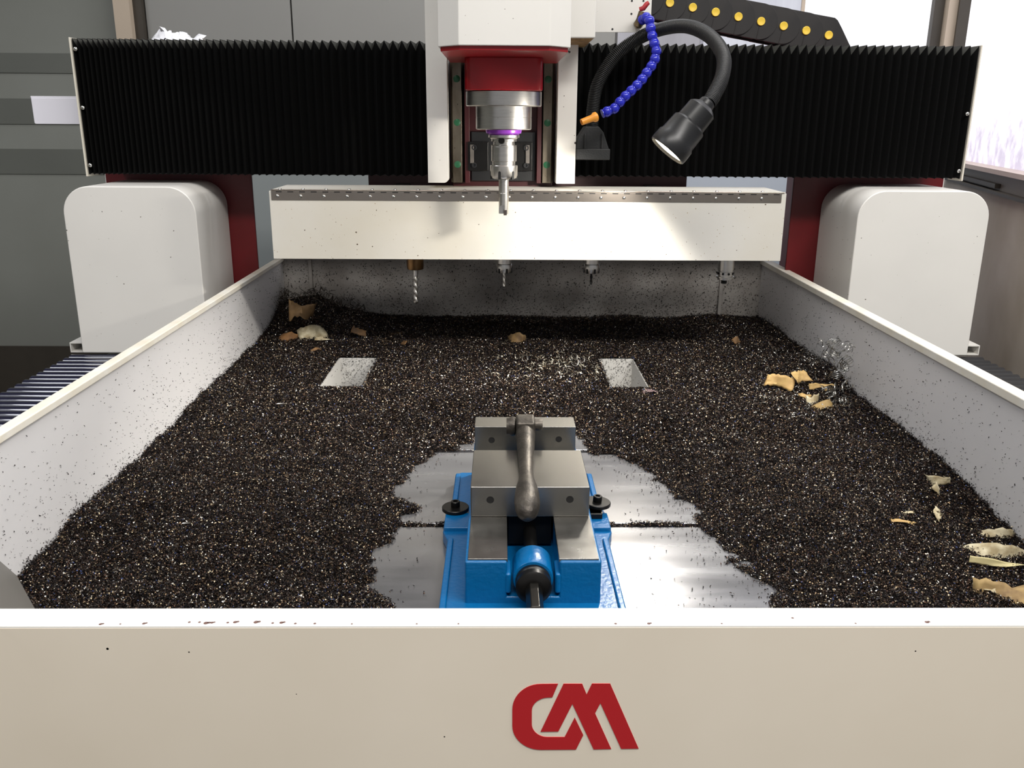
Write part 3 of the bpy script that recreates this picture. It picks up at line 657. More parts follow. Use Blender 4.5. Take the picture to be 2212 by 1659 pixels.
# ------------------------------------------------------------------ coolant hose
hose = thing('coolant_hose', 'blue segmented coolant hose with orange nozzle and red valve', 'hose', at(1385, 50, Y=1.965))
V0 = at(1381, 50, Y=1.955)
MB().lathe([(.008, 0), (.0105, .002), (.0105, .012), (.0085, .013), (.0085, .024)], (V0.x, 1.969, V0.z), (0, -1, 0), n=6).build('valve_body', BRASS, hose, smooth=20)
MB().tube([V0+Vector((-.006, -.016, -.008)), V0+Vector((-.002, -.018, .004)), V0+Vector((.001, -.018, .020))], [.0085, .0078, .0062], 10).build('valve_stem', BRASS, hose, smooth=50)
MB().tube([V0+Vector((-.004, -.020, .024)), V0+Vector((.004, -.021, .026)), V0+Vector((.010, -.022, .034)), V0+Vector((.014, -.022, .037))], [.0045, .0052, .0050, .0040], 10).build('valve_lever', mat('red_lever', (170, 40, 44), .5, var=.25, vscale=80), hose, smooth=60)
hp_ = [(1387, 43, 1.935), (1398, 37, 1.915), (1404, 48, 1.905), (1406, 66, 1.90), (1410, 82, 1.895), (1414, 95, 1.89), (1418, 108, 1.885), (1415, 127, 1.88), (1406, 145, 1.875), (1394, 161, 1.87), (1383, 177, 1.865), (1369, 191, 1.86), (1355, 204, 1.855), (1341, 218, 1.85), (1329, 233, 1.848), (1312, 241, 1.845), (1296, 248, 1.842)]
hw_, Lh = spline([at(x, y, Y=Y) for x, y, Y in hp_], 18)
seg0 = None
for i in range(17):
    a, b = hw_[i], hw_[i+1]; d = (b-a).normalized(); l = (b-a).length
    if seg0 is None:
        seg0 = MB().lathe([(.0058, -.0062), (.0076, -.0058), (.0097, -.0028), (.0104, .0006), (.0098, .0040), (.0078, .0068), (.0060, .0080), (.0060, .0084), (.0088, .0088), (.0090, .0104), (.006, .0106)], hose.location, n=20).build('hose_segment', BLUEH, hose, smooth=50); so_ = seg0
    else: so_ = bcopy(seg0, hose)
    so_.location = a - hose.location; so_.rotation_mode = 'QUATERNION'; so_.rotation_quaternion = Vector((0, 0, 1)).rotation_difference(d)
    so_.scale = (1, 1, l/.0150)
nz0, nz1 = at(1288, 252, Y=1.841), at(1256, 264, Y=1.832)
MB().lathe([(.0075, -.002), (.0098, 0), (.0098, .005), (.0070, .009), (.0062, (nz1-nz0).length), (.0045, (nz1-nz0).length+.0005), (.003, (nz1-nz0).length-.006)], nz0, nz1-nz0, n=20).build('nozzle', ORANGE, hose, smooth=35)

# ------------------------------------------------------------------ energy chain
ch = thing('energy_chain', 'black cable drag chain with yellow pegs above the right bellows', 'cable chain', (.5, 2.2, .70))
cA, cB = at(1447, 6, Y=2.15), at(1790, 76, Y=2.15)
step = (cB-cA)/7; su = step.normalized(); sv = Vector((-su.z, 0, su.x)); pl_ = step.length
lk = None
for i in range(-2, 8):
    c = cA+step*i
    if lk is None or i == 7:
        h0 = .0385; r_ = .0385; P = []
        if i < 7:
            P = [(-pl_*1.0, -h0), (-pl_*.5, -h0)] + [(h0*math.cos(R(t)), h0*math.sin(R(t))) for t in range(-90, 91, 10)] + [(-pl_*.5, h0), (-pl_*1.0, h0)]
            P = [(x, y) for x, y in P]
        else: P = [(-pl_*1.0, -h0), (-pl_*.5, -h0), (.012, -h0), (.060, -h0+.002), (.060, -.018), (.026, .020), (.012, h0-.004), (.004, h0), (-pl_*.5, h0), (-pl_*1.0, h0)]
        m = MB()
        for y0, y1 in ((2.150, 2.156), (2.206, 2.212)):
            pts = [(c+su*x+sv*y) for x, y in P]; n0 = len(m.v); m.prism([(p.x, p.z) for p in pts], y0, y1, 'Y')
            for k_ in range(n0, len(m.v)):      # each link's tail tucks in behind the link before it
                v_ = Vector(m.v[k_]); u_ = (v_-c).dot(su); m.v[k_] = (v_.x, v_.y+max(0, -u_/pl_)*.0062, v_.z)
        for yy in (-h0+.004, h0-.010):
            pts = [(c+su*x+sv*y) for x, y in ((-.022, yy), (.002, yy), (.002, yy+.006), (-.022, yy+.006))]; m.prism([(p.x, p.z) for p in pts], 2.156, 2.206, 'Y')
        m.prism([((c+su*x+sv*y).x, (c+su*x+sv*y).z) for x, y in ((-.0015-.0, -h0), (.0005, -h0), (.0005, -.012), (-.0015, -.012))], 2.1494, 2.1505, 'Y')
        o = m.build('chain_link', CHAIN, ch, bevel=.0012)
        pg = MB().lathe([(.0093, .001), (.0093, -.0016), (.0086, -.0024), (.0058, -.0020), (.0012, -.0013)], (c.x, 2.150, c.z), (0, 1, 0), n=24).build('peg', YELLOW, o, smooth=35)
        plabel(pg, 'yellow peg')
        if i < 7 and lk is None: lk, pk_, i0 = o, pg, i
    else:
        o = bcopy(lk, ch, lk.location+step*(i-i0)); bcopy(pk_, o)
bx('chain_tray', BLACKP, ch, .32, .95, 2.145, 2.215, .7100, .7120, .0005)

# ------------------------------------------------------------------ way covers on the side rails
def way_cover(name, label, x0, x1, m):
    t = thing(name, label, 'way cover', ((x0+x1)/2, 1.4, .012)); y = 1.918; p0 = None
    while y > .80:
        if p0 is None:
            prof = [(y-.0140+.0140*math.cos(R(a)), .0400+.0105*math.sin(R(a))) for a in range(0, 181, 12)] + [(y-.028, .0385), (y, .0385)]
            p0 = MB().prism(prof, x0, x1, 'X').build('cover_slat', m, t, smooth=50); y0 = y
        else: bcopy(p0, t, p0.location+Vector((0, y-y0, 0)))
        y -= .0285
    bx('cover_carrier', DARK, t, x0+.01, x1-.01, .80, 1.92, .0125, .0398, 0)
way_cover('way_cover', 'glossy navy slatted cover on the rail left of the tub', -.955, -.612, WCOV)
way_cover('way_cover', 'dull black stepped slat cover on the rail right of the tub', .735, 1.088, WCOVR)

# ================================================================== the bed of metal chips
poly = np.array([[p.x, p.y] for p in (at(x, y, Z=0) for x, y in
    ((860,1345),(835,1312),(797,1268),(812,1222),(835,1165),(852,1140),(884,1128),(884,1100),(862,1072),(850,1050),(880,1026),(912,1006),(925,990),(985,972),(1015,958),(1030,940),
     (1240,940),(1262,958),(1280,978),(1345,984),(1372,996),(1400,1012),(1422,1036),(1452,1045),(1470,1076),(1500,1087),(1506,1116),(1512,1136),(1540,1170),(1562,1195),(1600,1216),(1655,1262),(1682,1312),(1690,1345)))])
def sdist(x, y):
    """distance to the cleared patch of the table (negative inside it)"""
    best = np.full(x.shape, 1e9); ins = np.zeros(x.shape, bool); n = len(poly)
    for i in range(n):
        a, b = poly[i], poly[(i+1) % n]; e = b-a; t = np.clip(((x-a[0])*e[0]+(y-a[1])*e[1])/(e@e), 0, 1)
        best = np.minimum(best, np.hypot(x-a[0]-t*e[0], y-a[1]-t*e[1]))
        c = ((a[1] > y) != (b[1] > y)) & (x < (b[0]-a[0])*(y-a[1])/(b[1]-a[1]+1e-12)+a[0]); ins ^= c
    return np.where(ins, -best, best)
PITS = ((-.3630, -.2800, 1.695, 1.932), (.2260, .3010, 1.695, 1.932))
def height(x, y):
    zl = np.interp(y, [.57,.94,1.11,1.31,1.52,1.81,2.0,2.17,2.31], [.034,.036,.0415,.0422,.048,.0515,.056,.070,.085])
    zr = np.interp(y, [.57,1.05,1.18,1.34,1.52,1.63,1.76,1.93,2.10,2.31], [.026,.028,.035,.046,.052,.050,.062,.062,.058,.060])
    zc = np.interp(y, [.57,1.0,1.5,2.0,2.31], [.038,.042,.045,.048,.053])
    u = (x-XL)/(XR-XL); a = np.exp(-(u/.16)**2); b = np.exp(-((1-u)/.14)**2)
    z = zc*(1-np.maximum(a, b)) + np.where(a > b, zl*a, zr*b)
    z += .040*np.exp(-((x+.49)/.075)**2-((y-2.235)/.075)**2) + .018*np.exp(-((x+.40)/.10)**2-((y-2.16)/.08)**2)
    z += .018*np.exp(-((x-.645)/.07)**2-((y-1.76)/.10)**2) + .008*np.exp(-((x-.66)/.10)**2-((y-1.20)/.2)**2)
    z += .010*(vnoise(x*9, y*9, 3)-.5) + .006*(vnoise(x*28, y*28, 4)-.5) + .004*(vnoise(x*85, y*85, 5)-.5)
    s = sdist(x, y) + .030*(vnoise(x*30, y*30, 6)-.5) + .014*(vnoise(x*95, y*95, 7)-.5)
    t = np.clip((s+.002)/.14, 0, 1); t = t**.75*(1-.25*(1-t))
    z = np.where(s > -.002, z*np.maximum(t, 0), -.02)
    slot = (np.abs(y-1.148) < .0052) & (np.abs(x-.05) < .32)
    z = np.where(slot & (z < .001), -.0012+.0045*vnoise(x*40, y*0, 9), z)
    for x0, x1, y0, y1 in PITS:
        ins = (x > x0-.0005) & (x < x1+.0005) & (y > y0) & (y < y1+.001); z = np.where(ins, -.040+.03*vnoise(x*40, y*40, 8), z)
        dd = np.maximum(np.maximum(x0-x, x-x1), np.maximum(y0-y, y-y1)); near = (dd > 0) & (dd < .05) & ~ins
        z = np.where(near, np.minimum(z, .040+.25*np.clip(dd-.004, 0, 1)), z)
    return z
gx = np.linspace(XL+.0005, XR-.0005, 300); gy = np.linspace(.80, YK-.0005, 360)
GX, GY = np.meshgrid(gx, gy); GZ = height(GX, GY)
me = bpy.data.meshes.new('chip_bed'); nx, ny = len(gx), len(gy)
idx = np.arange(nx*ny).reshape(ny, nx)
qd = np.stack([idx[:-1,:-1], idx[:-1,1:], idx[1:,1:], idx[1:,:-1]], -1).reshape(-1, 4)
zq = GZ.reshape(-1)[qd]; keep = (zq.min(1) > -.001) & (zq.max(1)-zq.min(1) < .05)
qd = qd[keep]
me.from_pydata(np.stack([GX, GY, GZ-.0012], -1).reshape(-1, 3).tolist(), [], qd.tolist())
b_ = bmesh.new(); b_.from_mesh(me); bmesh.ops.delete(b_, geom=[v for v in b_.verts if not v.link_faces], context='VERTS'); b_.to_mesh(me); b_.free()
def packed_material():
    m = bpy.data.materials.new('packed_chips'); m.use_nodes = True; nt = m.node_tree; b = nt.nodes['Principled BSDF']; N = nt.nodes.new; L = nt.links.new
    tc = N('ShaderNodeTexCoord'); nz = N('ShaderNodeTexNoise'); nz.inputs['Scale'].default_value = 300; L(tc.outputs['Object'], nz.inputs[0])
    av = N('ShaderNodeVectorMath'); av.operation = 'MULTIPLY_ADD'; av.inputs[1].default_value = (.003, .003, .003); L(nz.outputs['Color'], av.inputs[0]); L(tc.outputs['Object'], av.inputs[2])
    vo = N('ShaderNodeTexVoronoi'); vo.inputs['Scale'].default_value = 430; L(av.outputs[0], vo.inputs['Vector'])
    sp = N('ShaderNodeSeparateColor'); L(vo.outputs['Color'], sp.inputs[0]); rp = N('ShaderNodeValToRGB'); rp.color_ramp.interpolation = 'CONSTANT'
    e = rp.color_ramp.elements; e[0].position = 0; e[0].color = (*lin((16, 14, 14)), 1); e[1].position = .42; e[1].color = (*lin((36, 29, 27)), 1)
    for p_, c_ in ((.68, (54, 42, 37)), (.84, (28, 27, 32)), (.90, (104, 84, 64)), (.95, (150, 130, 100)), (.975, (150, 150, 156))):
        q = e.new(p_); q.color = (*lin(c_), 1)
    L(sp.outputs[0], rp.inputs[0]); L(rp.outputs[0], b.inputs['Base Color'])
    bp = N('ShaderNodeBump'); bp.inputs['Strength'].default_value = 1; bp.inputs['Distance'].default_value = .003; bp.invert = True
    L(vo.outputs['Distance'], bp.inputs['Height']); L(bp.outputs[0], b.inputs['Normal'])
    b.inputs['Metallic'].default_value = .8; b.inputs['Roughness'].default_value = .38
    return m
me.materials.append(packed_material())
me.polygons.foreach_set('use_smooth', [True]*len(me.polygons))
bed = bpy.data.objects.new('chip_bed', me); COL.objects.link(bed)
tag(bed, 'deep bed of dark curled metal chips filling the white tub', 'metal chips', kind='stuff')

def chip_material():
    m = bpy.data.materials.new('metal_chip'); m.use_nodes = True; nt = m.node_tree; b = nt.nodes['Principled BSDF']
    at_ = nt.nodes.new('ShaderNodeAttribute'); at_.attribute_name = 'tint'; nt.links.new(at_.outputs['Color'], b.inputs['Base Color'])
    b.inputs['Metallic'].default_value = .85; b.inputs['Roughness'].default_value = .40
    return m
CHIPM = chip_material()
PAL = np.array([lin(c) for c in ((36,31,30),(52,41,37),(28,26,29),(76,56,46),(132,110,86),(204,186,156),(56,66,104),(222,218,208),(102,94,88))])
def chips(name, pos, nrm, size, parent=None, pal_w=(.27,.21,.17,.13,.06,.045,.025,.04,.05), S=4, wid=(.8e-3, 1.9e-3), rad=(.7e-3, 1.9e-3)):
    """a mass of small curled ribbons, one per position"""
    n = len(pos); k = np.linspace(0, 1, S)
    span = rng.uniform(1.6, 5.0, n); rr = rng.uniform(*rad, n)*size; wd_ = rng.uniform(*wid, n)*size; pitch = rng.normal(0, .5, n)*rr
    a = span[:, None]*(k[None]-.5)
    loc = np.stack([rr[:, None]*np.cos(a), rr[:, None]*np.sin(a), pitch[:, None]*k[None]], -1)
    wv = wd_[:, None]*(.35+.65*np.sin(np.pi*np.clip(k, .04, .96)))[None]
    A = loc.copy(); A[..., 2] -= wv/2; B = loc.copy(); B[..., 2] += wv/2
    V = np.stack([A, B], 2).reshape(n, S*2, 3)
    q = rng.normal(size=(n, 4)); q /= np.linalg.norm(q, axis=1)[:, None]; W_, x, y, z = q.T
    Rm = np.stack([1-2*(y*y+z*z), 2*(x*y-z*W_), 2*(x*z+y*W_), 2*(x*y+z*W_), 1-2*(x*x+z*z), 2*(y*z-x*W_), 2*(x*z-y*W_), 2*(y*z+x*W_), 1-2*(x*x+y*y)], -1).reshape(n, 3, 3)
    V = np.einsum('nij,nkj->nki', Rm, V) + pos[:, None, :]
    F = np.array([(2*i, 2*i+2, 2*i+3, 2*i+1) for i in range(S-1)]); F = (F[None]+(np.arange(n)*S*2)[:, None, None]).reshape(-1)
    me = bpy.data.meshes.new(name); me.vertices.add(n*S*2); me.vertices.foreach_set('co', V.reshape(-1).astype(np.float32))
    nf = n*(S-1); me.loops.add(nf*4); me.loops.foreach_set('vertex_index', F.astype(np.int32)); me.polygons.add(nf)
    me.polygons.foreach_set('loop_start', np.arange(0, nf*4, 4, dtype=np.int32)); me.update(calc_edges=True)
    ci = rng.choice(len(PAL), n, p=np.array(pal_w)/sum(pal_w)); cc = PAL[ci]*rng.uniform(.6, 1.3, (n, 1))
    c4 = np.concatenate([cc, np.ones((n, 1))], 1); c4 = np.repeat(c4, S*2, 0)
    ca = me.color_attributes.new('tint', 'FLOAT_COLOR', 'POINT'); ca.data.foreach_set('color', c4.reshape(-1).astype(np.float32))
    me.polygons.foreach_set('use_smooth', [True]*nf); me.materials.append(CHIPM)
    o = bpy.data.objects.new(name, me); COL.objects.link(o); o['kind'] = 'stuff'
    if parent: o.parent = parent
    return o
def scatter(n, y0, y1, pw):
    u = rng.random(n*2); y = y0*(y1/y0)**(u**pw); x = rng.uniform(XL+.002, XR-.002, n*2); z = height(x, y); ok = z > .0002
    return x[ok][:n], y[ok][:n], z[ok][:n]
for n_, y0, y1, S_, size, lab in ((155000, .80, 1.36, 4, .90, 'loose curled chips glinting on the nearer half of the chip bed'), (255000, 1.36, YK-.002, 3, 1.10, 'loose curled chips glinting on the farther half of the chip bed')):
    xx, yy, zz = scatter(n_, y0, y1, .9)
    o = chips('loose_chips', np.stack([xx, yy, zz+rng.uniform(-.0006, .0028, len(xx))], -1), None, np.full(len(xx), size)*rng.uniform(.8, 1.2, len(xx)), S=S_)
    tag(o, lab, 'metal chips', kind='stuff')
ns = 2600; xs_ = rng.uniform(-.20, .30, ns); ys_ = 1.148+rng.uniform(-.0062, .0062, ns); ys_[:500] = 1.4425+rng.uniform(-.005, .005, 500)
o = chips('slot_chips', np.stack([xs_, ys_, -.002+.0035*vnoise(xs_*40, xs_*0, 9)+rng.uniform(0, .002, ns)], -1), None, np.full(ns, .85))
tag(o, 'row of chips packed into the table slots beside the vise', 'metal chips', kind='stuff')
for (x0, x1, y0, y1), lab in zip(PITS, ('chip specks on the walls of the left floor opening', 'chip specks on the walls of the right floor opening')):
    n1 = 420; px1 = rng.uniform(x0+.001, x1-.001, n1); pz1 = rng.uniform(-.03, .04, n1); n2 = 40
    pp = np.concatenate([np.stack([px1, np.full(n1, y1-.0012), pz1], -1), np.stack([np.where(rng.random(n2) < .5, x0+.0008, x1-.0008), rng.uniform(y0, y1, n2), rng.uniform(-.03, .04, n2)], -1)])
    o = chips('clinging_chips', pp, None, rng.uniform(.4, 1.0, len(pp)), pal_w=(.5,.25,.2,.05,0,0,0,0,0)); tag(o, lab, 'metal chips', kind='stuff')
# strays on the bare table near the edge of the bed
sx_ = rng.uniform(-.2, .42, 9000); sy_ = rng.uniform(.86, 1.42, 9000); sd_ = sdist(sx_, sy_)
p_ = np.exp(sd_/.03)*np.where(sx_ > .15, .9, .25); ok = (sd_ < 0) & (rng.random(9000) < p_) & ~((sx_ > -.085) & (sx_ < .162) & (sy_ > .86) & (sy_ < 1.31))
o = chips('stray_chips', np.stack([sx_[ok], sy_[ok], np.full(ok.sum(), .0012)], -1), None, np.full(ok.sum(), .9), pal_w=(.5,.3,.1,.1,0,0,0,0,0))
tag(o, 'scattered stray chips on the bare table around the vise', 'metal chips', kind='stuff')
# chips that cling to the walls of the tub
def cling(n, side):
    out_ = []
    while len(out_) < n:
        f = rng.random()
        if side == 'back':
            x = rng.uniform(XL, XR); z = .05+.15*rng.random()**1.6; out_.append((x, YK-.001, z))
        else:
            y = rng.uniform(.85, YK); h = float(height(np.array([XL+.003 if side == 'left' else XR-.003]), np.array([y]))[0])
            dn = .5+.5*math.sin(y*7+1.3)**2
            z = h+(.19-h)*rng.random()**(2.6); 
            if rng.random() < dn: out_.append((XL+.0006 if side == 'left' else XR-.0006, y, z))
    return np.array(out_)
for side, n, lab in (('left', 2600, 'black chip specks clinging to the left tub wall'), ('right', 2600, 'black chip specks clinging to the right tub wall'), ('back', 6500, 'dense chip specks clinging to the back tub wall')):
    p = cling(n, side); o = chips('clinging_chips', p, None, rng.uniform(.3, .95, n)*(1.5 if side == 'back' else 1), pal_w=(.5,.25,.2,.05,0,0,0,0,0))
    tag(o, lab, 'metal chips', kind='stuff')
# chips heaped along the foot of the walls
ny_ = 5200; ye = rng.uniform(.82, YK-.004, ny_); left = rng.random(ny_) < .5; xe = np.where(left, XL+rng.uniform(.001, .006, ny_), XR-rng.uniform(.001, .006, ny_))
ze = height(xe, ye)+rng.exponential(.003, ny_)
o = chips('edge_chips', np.stack([xe, ye, ze], -1), None, np.full(ny_, .95), pal_w=(.5,.25,.15,.06,.02,.01,0,.01,0))
tag(o, 'fuzzy fringe of chips along the foot of the tub walls', 'metal chips', kind='stuff')

# ------------------------------------------------------------------ bright swarf curls
def helix(c, axis, r, turns, length, wid, n=None, phase=0, taper=1.0):
    n = n or int(18*turns)+2; ax = Vector(axis).normalized(); u = ax.orthogonal().normalized(); v = ax.cross(u); m = MB(); pts = []; wds = []
    for i in range(n):
        t = i/(n-1); a = phase+2*math.pi*turns*t; rr = r*(1+(taper-1)*t)
        pts.append(Vector(c)+ax*length*(t-.5)+(u*math.cos(a)+v*math.sin(a))*rr); wds.append((ax*.8+(u*math.cos(a)+v*math.sin(a))*.45).normalized())
    return m.ribbon(pts, wds, wid)
def zc(x, y): return float(height(np.array([x]), np.array([y]))[0])
tang = MB()
for i in range(46):
    p = at(random.uniform(1768, 1835), random.uniform(735, 880), X=random.uniform(.61, .68)); 
    ax = Vector((random.gauss(0, .6), random.gauss(0, .6), random.gauss(.5, .5)))
    h = helix(p, ax, random.uniform(.003, .011), random.uniform(1.0, 3.4), random.uniform(.008, .04), random.uniform(.0010, .0024), phase=random.random()*6)
    tang.add(h.v, h.f)
for i in range(210):
    p = at(random.uniform(1630, 1845), random.uniform(760, 890), Z=.062); ax = Vector((random.gauss(0, 1), random.gauss(0, 1), random.gauss(0, .4)))
    x_ = min(p.x, XR-.012); h = helix((x_, p.y, zc(x_, p.y)+.003), ax, random.uniform(.002, .005), random.uniform(.4, 1.4), random.uniform(.004, .018), random.uniform(.0009, .0018), phase=random.random()*6)
    tang.add(h.v, h.f)
o = tang.build('swarf_tangle', mat('dull_swarf', (170, 168, 162), .3, .85, var=.55, vscale=60), smooth=60)
tag(o, 'tangle of springy silver swarf heaped against the right tub wall', 'metal swarf', kind='stuff')
sw2 = MB()
for i in range(150):
    p = at(random.gauss(1215, 75), random.gauss(790, 15), Z=.05); ax = Vector((random.gauss(0, 1), random.gauss(0, 1), random.gauss(0, .6)))
    if PITS[1][0]-.01 < p.x < PITS[1][1]+.01: continue
    h = helix((p.x, p.y, zc(p.x, p.y)+.003), ax, random.uniform(.002, .0055), random.uniform(.4, 1.2), random.uniform(.003, .014), random.uniform(.0011, .0026), phase=random.random()*6)
    sw2.add(h.v, h.f)
o = sw2.build('bright_shavings', mat('pale_swarf', (214, 206, 186), .36, .6, var=.35, vscale=60), smooth=60)
tag(o, 'bright pale shavings strewn in front of the right floor opening', 'metal swarf', kind='stuff')
sw3 = MB()
for i in range(200):
    p = at(random.uniform(590, 790), random.uniform(650, 735), Y=2.20+random.uniform(-.03, .07)); 
    z_ = zc(max(p.x, XL+.005), min(p.y, YK-.01))+random.uniform(.0, .026)
    ax = Vector((random.gauss(0, 1), random.gauss(0, 1), random.gauss(0, .7)))
    h = helix((max(p.x, XL+.015), min(p.y, YK-.02), z_), ax, random.uniform(.003, .013), random.uniform(.3, 1.8), random.uniform(.010, .06), random.uniform(.0009, .0020), phase=random.random()*6); sw3.add(h.v, h.f)
o = sw3.build('dark_swarf_heap', mat('dark_swarf', (84, 76, 68), .35, .85, var=.4, vscale=60), smooth=60)
tag(o, 'heap of dark stringy swarf in the back left tub corner', 'metal swarf', kind='stuff')
for px, py, r_, tr, ln, lab in ((1134, 768, .0068, 1.1, .004, 'open silver swarf ring standing left of the bright shavings'), (1240, 766, .0075, 1.2, .005, 'largest silver swarf ring in front of the right floor opening'),
        (1242, 778, .0080, 1.4, .006, 'silver swarf double loop at the end of the bright shavings'), (1258, 772, .0060, 1.0, .004, 'small silver ring right of the double loop')):
    p = at(px, py+8, Z=.052); o = helix((p.x, p.y, zc(p.x, p.y)+r_*.9), (.25, -1, .2), r_, tr, ln, .0030, phase=1.5).build('swarf_ring', SWARF, smooth=60)
    tag(o, lab, 'metal swarf', 'silver swarf rings')
p = at(1232, 797, Z=.052); o = helix((p.x, p.y, zc(p.x, p.y)+.003), (1, -.5, .15), .004, .35, .030, .0028).build('swarf_sliver', SWARF, smooth=60)
tag(o, 'long straight silver sliver pointing at the swarf rings', 'metal swarf')
p = at(610, 869, Z=.052); o = helix((p.x, p.y, zc(p.x, p.y)+.003), (1, .05, .03), .002, .3, .022, .0028).build('swarf_sliver', SWARF, smooth=60)
tag(o, 'single silver sliver on the chips in front of the left opening', 'metal swarf')
p = at(404, 1130, Z=.045); o = helix((p.x, p.y, zc(p.x, p.y)+.003), (1, .05, .03), .0015, .3, .013, .0022).build('swarf_sliver', SWARF, smooth=60)
tag(o, 'single silver sliver on the chips left of the vise', 'metal swarf')

# ------------------------------------------------------------------ curled scraps of tan sheet on the chips
def scrap(name, px, py, a, b, yaw, tilt, curl, m, label, zoff=0, roll=0, jag=.18, seed=0):
    """torn curled sheet: a long, b wide (metres)"""
    rg = random.Random(seed+int(px*7+py)); n, k = 13, 6; M = MB(); vs = []
    def edge():
        e = [1.0]
        for _ in range(n-1): e.append(min(1.15, max(.35, e[-1]+rg.uniform(-.30, .28))))
        return e
    e0, e1 = edge(), edge(); f0, f1 = rg.uniform(-.3, .3), rg.uniform(-.3, .3); cr = rg.uniform(-.2, .2); ca_ = rg.uniform(.4, 1.1)*rg.choice((-1, 1))
    for i in range(n):
        t = i/(n-1)-.5
        for j in range(k):
            s = j/(k-1)-.5; w_ = b*s*(e0[i] if s < 0 else e1[i])
            ang = curl*t; x = (a/curl*math.sin(ang)) if abs(curl) > .05 else a*t
            z = (a/curl*(1-math.cos(ang))) if abs(curl) > .05 else 0
            x += b*s*(f0 if t < 0 else f1)*min(1, abs(2*t)*1.5)
            z -= ca_*max(0, abs(t-cr-.25*s)-.12)*a*.35
            vs.append(Vector((x, w_, -z+.16*b*math.sin(6*t+seed)*s*2 + rg.uniform(-1, 1)*.05*b)))
    fs = [(i*k+j, (i+1)*k+j, (i+1)*k+j+1, i*k+j+1) for i in range(n-1) for j in range(k-1)]
    z0 = .05; 
    for _ in range(4):
        p = at(px, py, Z=z0+zoff); z0 = zc(min(max(p.x, XL+.004), XR-.004), min(max(p.y, .82), YK-.005))
    Rm = Matrix.Rotation(yaw, 3, 'Z') @ Matrix.Rotation(tilt, 3, 'X') @ Matrix.Rotation(roll, 3, 'Y')
    vs = [Rm @ v for v in vs]
    xs = [p.x+v.x for v in vs]; sh_ = min(0, XR-.003-max(xs))+max(0, XL+.003-min(xs)); p.x += sh_
    ys = [p.y+v.y for v in vs]; p.y += min(0, YK-.003-max(ys))
    o = M.add([v+Vector((p.x, p.y, p.z+.002)) for v in vs], fs).build(name, m, smooth=32, thick=.0006)
    return tag(o, label, 'sheet scrap', 'torn tan scraps on the chips')
D = math.radians
scrap('tan_scrap', 1684, 828, .058, .026, D(-32), D(58), 1.2, SCRAP1, 'large tan scrap, leftmost of the scraps before the swarf tangle', .006, seed=1)
scrap('tan_scrap', 1728, 820, .038, .028, D(30), D(48), -.8, SCRAP1, 'tan pointed scrap standing behind the large tan scrap', .008, seed=2)
scrap('tan_scrap', 1776, 834, .054, .011, D(6), D(40), 1.2, SCRAP1, 'thin forked tan strip lying below the swarf tangle', .006, seed=3)
scrap('tan_scrap', 1787, 846, .022, .006, D(-70), D(30), -1.5, SCRAP1, 'short bent tan strip under the forked strip', .004, seed=4)
scrap('tan_scrap', 1735, 855, .028, .010, D(-48), D(40), .9, SCRAP1, 'narrow tan scrap slanting between the large scrap and the white one', .003, seed=5)
scrap('tan_scrap', 1760, 866, .032, .022, D(4), D(62), 2.4, SCRAP2, 'white streaked scrap curled beside the narrow tan scrap', .004, seed=6)
scrap('tan_scrap', 1786, 878, .056, .020, D(16), D(40), 2.2, mat('ochre_scrap', (170, 142, 88), .75, dark=(120, 98, 62), vscale=50), 'ochre scrap humped nearest the vise in the right scrap group', .002, seed=7)
scrap('tan_scrap', 2044, 1040, .050, .017, D(12), D(70), 3.6, SCRAP2, 'cream arch shaped scrap curled up against the right chip slope', .008, seed=8)
scrap('tan_scrap', 2026, 1054, .024, .016, D(75), D(55), .8, SCRAP2, 'pale wide foot beneath the cream arch shaped scrap', .003, seed=9)
scrap('tan_scrap', 1950, 1128, .056, .008, D(-18), D(25), .8, SCRAP1, 'slim tan strip trailing on the chips left of the pale flakes', .002, seed=10)
scrap('tan_scrap', 1966, 1108, .026, .007, D(15), D(25), 1.6, SCRAP2, 'tiny cream sliver above the slim tan strip', .002, seed=11)
scrap('tan_scrap', 2026, 1112, .034, .013, D(60), D(40), 1.0, SCRAP2, 'upright pale flake right of the slim tan strip', .002, seed=12)
scrap('tan_scrap', 2166, 1152, .056, .018, D(-14), D(40), 1.2, SCRAP2, 'frayed white scrap half buried near the right edge of the photo', .003, seed=13)
scrap('tan_scrap', 2165, 1196, .112, .020, D(-12), D(42), .9, SCRAP2, 'long white strip, upper of two running off the right edge', .003, seed=14)
scrap('tan_scrap', 2172, 1222, .090, .006, D(-8), D(30), .5, mat('yellowish_scrap', (198, 186, 138), .7), 'thread thin yellowish strip under the long white strip', .002, seed=15)
scrap('tan_scrap', 2188, 1284, .090, .034, D(-8), D(46), 1.5, mat('ochre_scrap2', (168, 142, 92), .75, dark=(112, 88, 56), vscale=45), 'broad ochre scrap at the lower right by the front rim', .004, seed=16)
scrap('tan_scrap', 2128, 1270, .030, .010, D(-50), D(40), 1.0, SCRAP2, 'pale pointed end beside the broad ochre scrap', .002, seed=17)
scrap('tan_scrap', 652, 668, .066, .050, D(14), D(58), 1.6, mat('dull_leaf_scrap', (136, 106, 66), .75, dark=(104, 78, 46), vscale=50), 'big brown leaf like scrap on top of the back left heap', .014, seed=18)
scrap('tan_scrap', 618, 727, .074, .024, D(-8), D(50), 1.9, mat('rust_scrap', (150, 108, 62), .75, dark=(104, 72, 42), vscale=50), 'rust tan humped strip at the left foot of the back heap', .006, seed=19)
scrap('tan_scrap', 676, 722, .078, .034, D(12), D(52), 1.7, SCRAP2, 'cream spotted shell shaped scrap before the back left heap', .006, seed=20)
scrap('tan_scrap', 700, 735, .045, .008, D(-6), D(35), .9, SCRAP2, 'ragged cream strip under the spotted shell scrap', .002, seed=21)
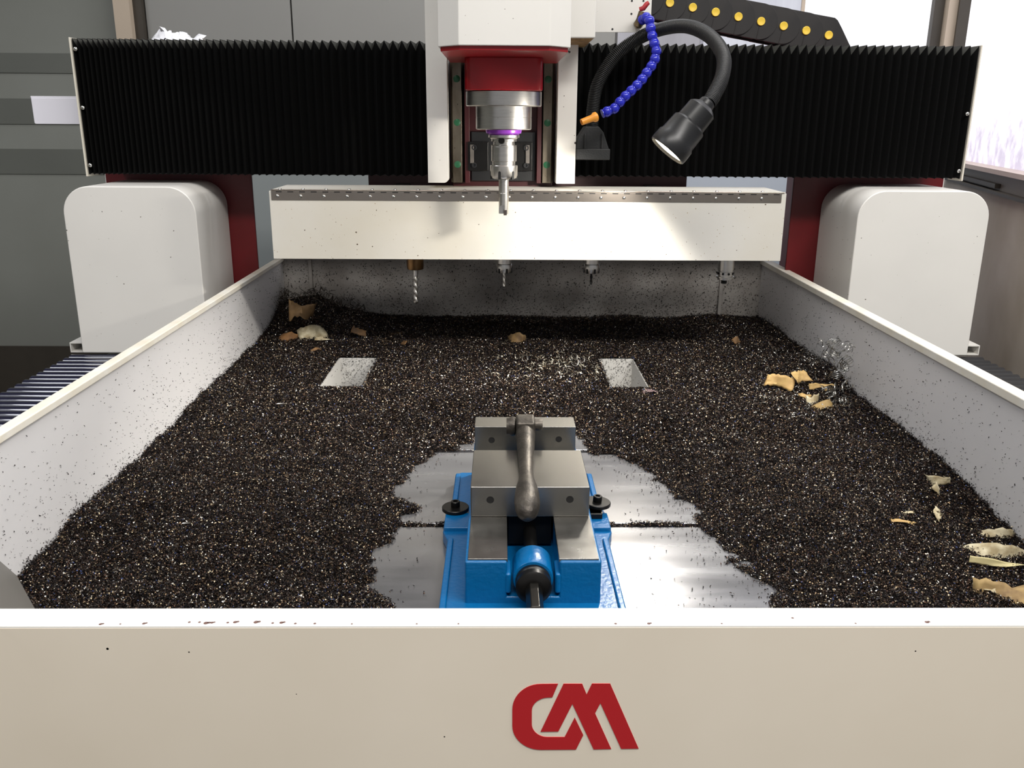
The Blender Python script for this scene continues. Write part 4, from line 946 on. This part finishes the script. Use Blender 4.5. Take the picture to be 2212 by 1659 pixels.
scrap('tan_scrap', 684, 755, .030, .010, D(38), D(30), 1.0, SCRAP3, 'small brown flake between heap and left floor opening', .002, seed=22)
scrap('tan_scrap', 768, 712, .050, .020, D(-42), D(45), 1.2, SCRAP3, 'dull brown scrap at the right foot of the back left heap', .004, seed=23)
scrap('tan_scrap', 852, 722, .038, .010, D(8), D(40), 1.1, SCRAP3, 'olive brown strip lying in the dark right of the heap', .002, seed=24)
scrap('tan_scrap', 872, 742, .020, .012, D(-60), D(40), .8, SCRAP3, 'little brown triangle at the end of the dark strips', .002, seed=25)
scrap('tan_scrap', 1120, 736, .056, .036, D(4), D(58), 2.6, mat('brownish_scrap', (150, 122, 80), .75, dark=(92, 70, 44), vscale=50), 'lone tent shaped tan scrap at the middle of the back', .006, seed=26)
scrap('tan_scrap', 1594, 737, .036, .016, D(40), D(45), 2.6, SCRAP3, 'hooked brown scrap in the shade at the back right', .004, seed=27)
scrap('tan_scrap', 1405, 846, .034, .014, D(0), D(8), .4, mat('mauve_scrap', (104, 84, 84), .7, var=.2, vscale=60), 'flat mauve flake in front of the right floor opening', .001, seed=28)
scrap('tan_scrap', 1560, 705, .030, .008, D(-60), D(30), .6, mat('grey_scrap', (92, 84, 82), .7), 'grey flake at the foot of the right wall rib', .002, seed=29)

# ------------------------------------------------------------------ crumpled white rag on top of the gantry
def rag():
    n, k = 26, 9; vs = []; rg = np.random.default_rng(5)
    a, b = at(318, 80, Y=2.12), at(440, 80, Y=2.12)
    for i in range(n):
        t = i/(n-1); env = .010+.026*np.exp(-((t-.30)/.14)**2)+.018*np.exp(-((t-.62)/.16)**2)+.014*np.exp(-((t-.93)/.07)**2)
        for j in range(k):
            s = j/(k-1); hgt = env*math.sin(math.pi*min(max(s, .03), .97))*(.75+.5*rg.random())
            vs.append((a.x+(b.x-a.x)*t+.004*rg.normal(), 2.085+.075*s+.003*rg.normal(), .7105+hgt))
    fs = [(i*k+j, (i+1)*k+j, (i+1)*k+j+1, i*k+j+1) for i in range(n-1) for j in range(k-1)]
    o = MB().add(vs, fs).build('crumpled_rag', RAGM, smooth=80, thick=.001)
    tag(o, 'crumpled white rag lying on top of the gantry at the left', 'rag')
rag()
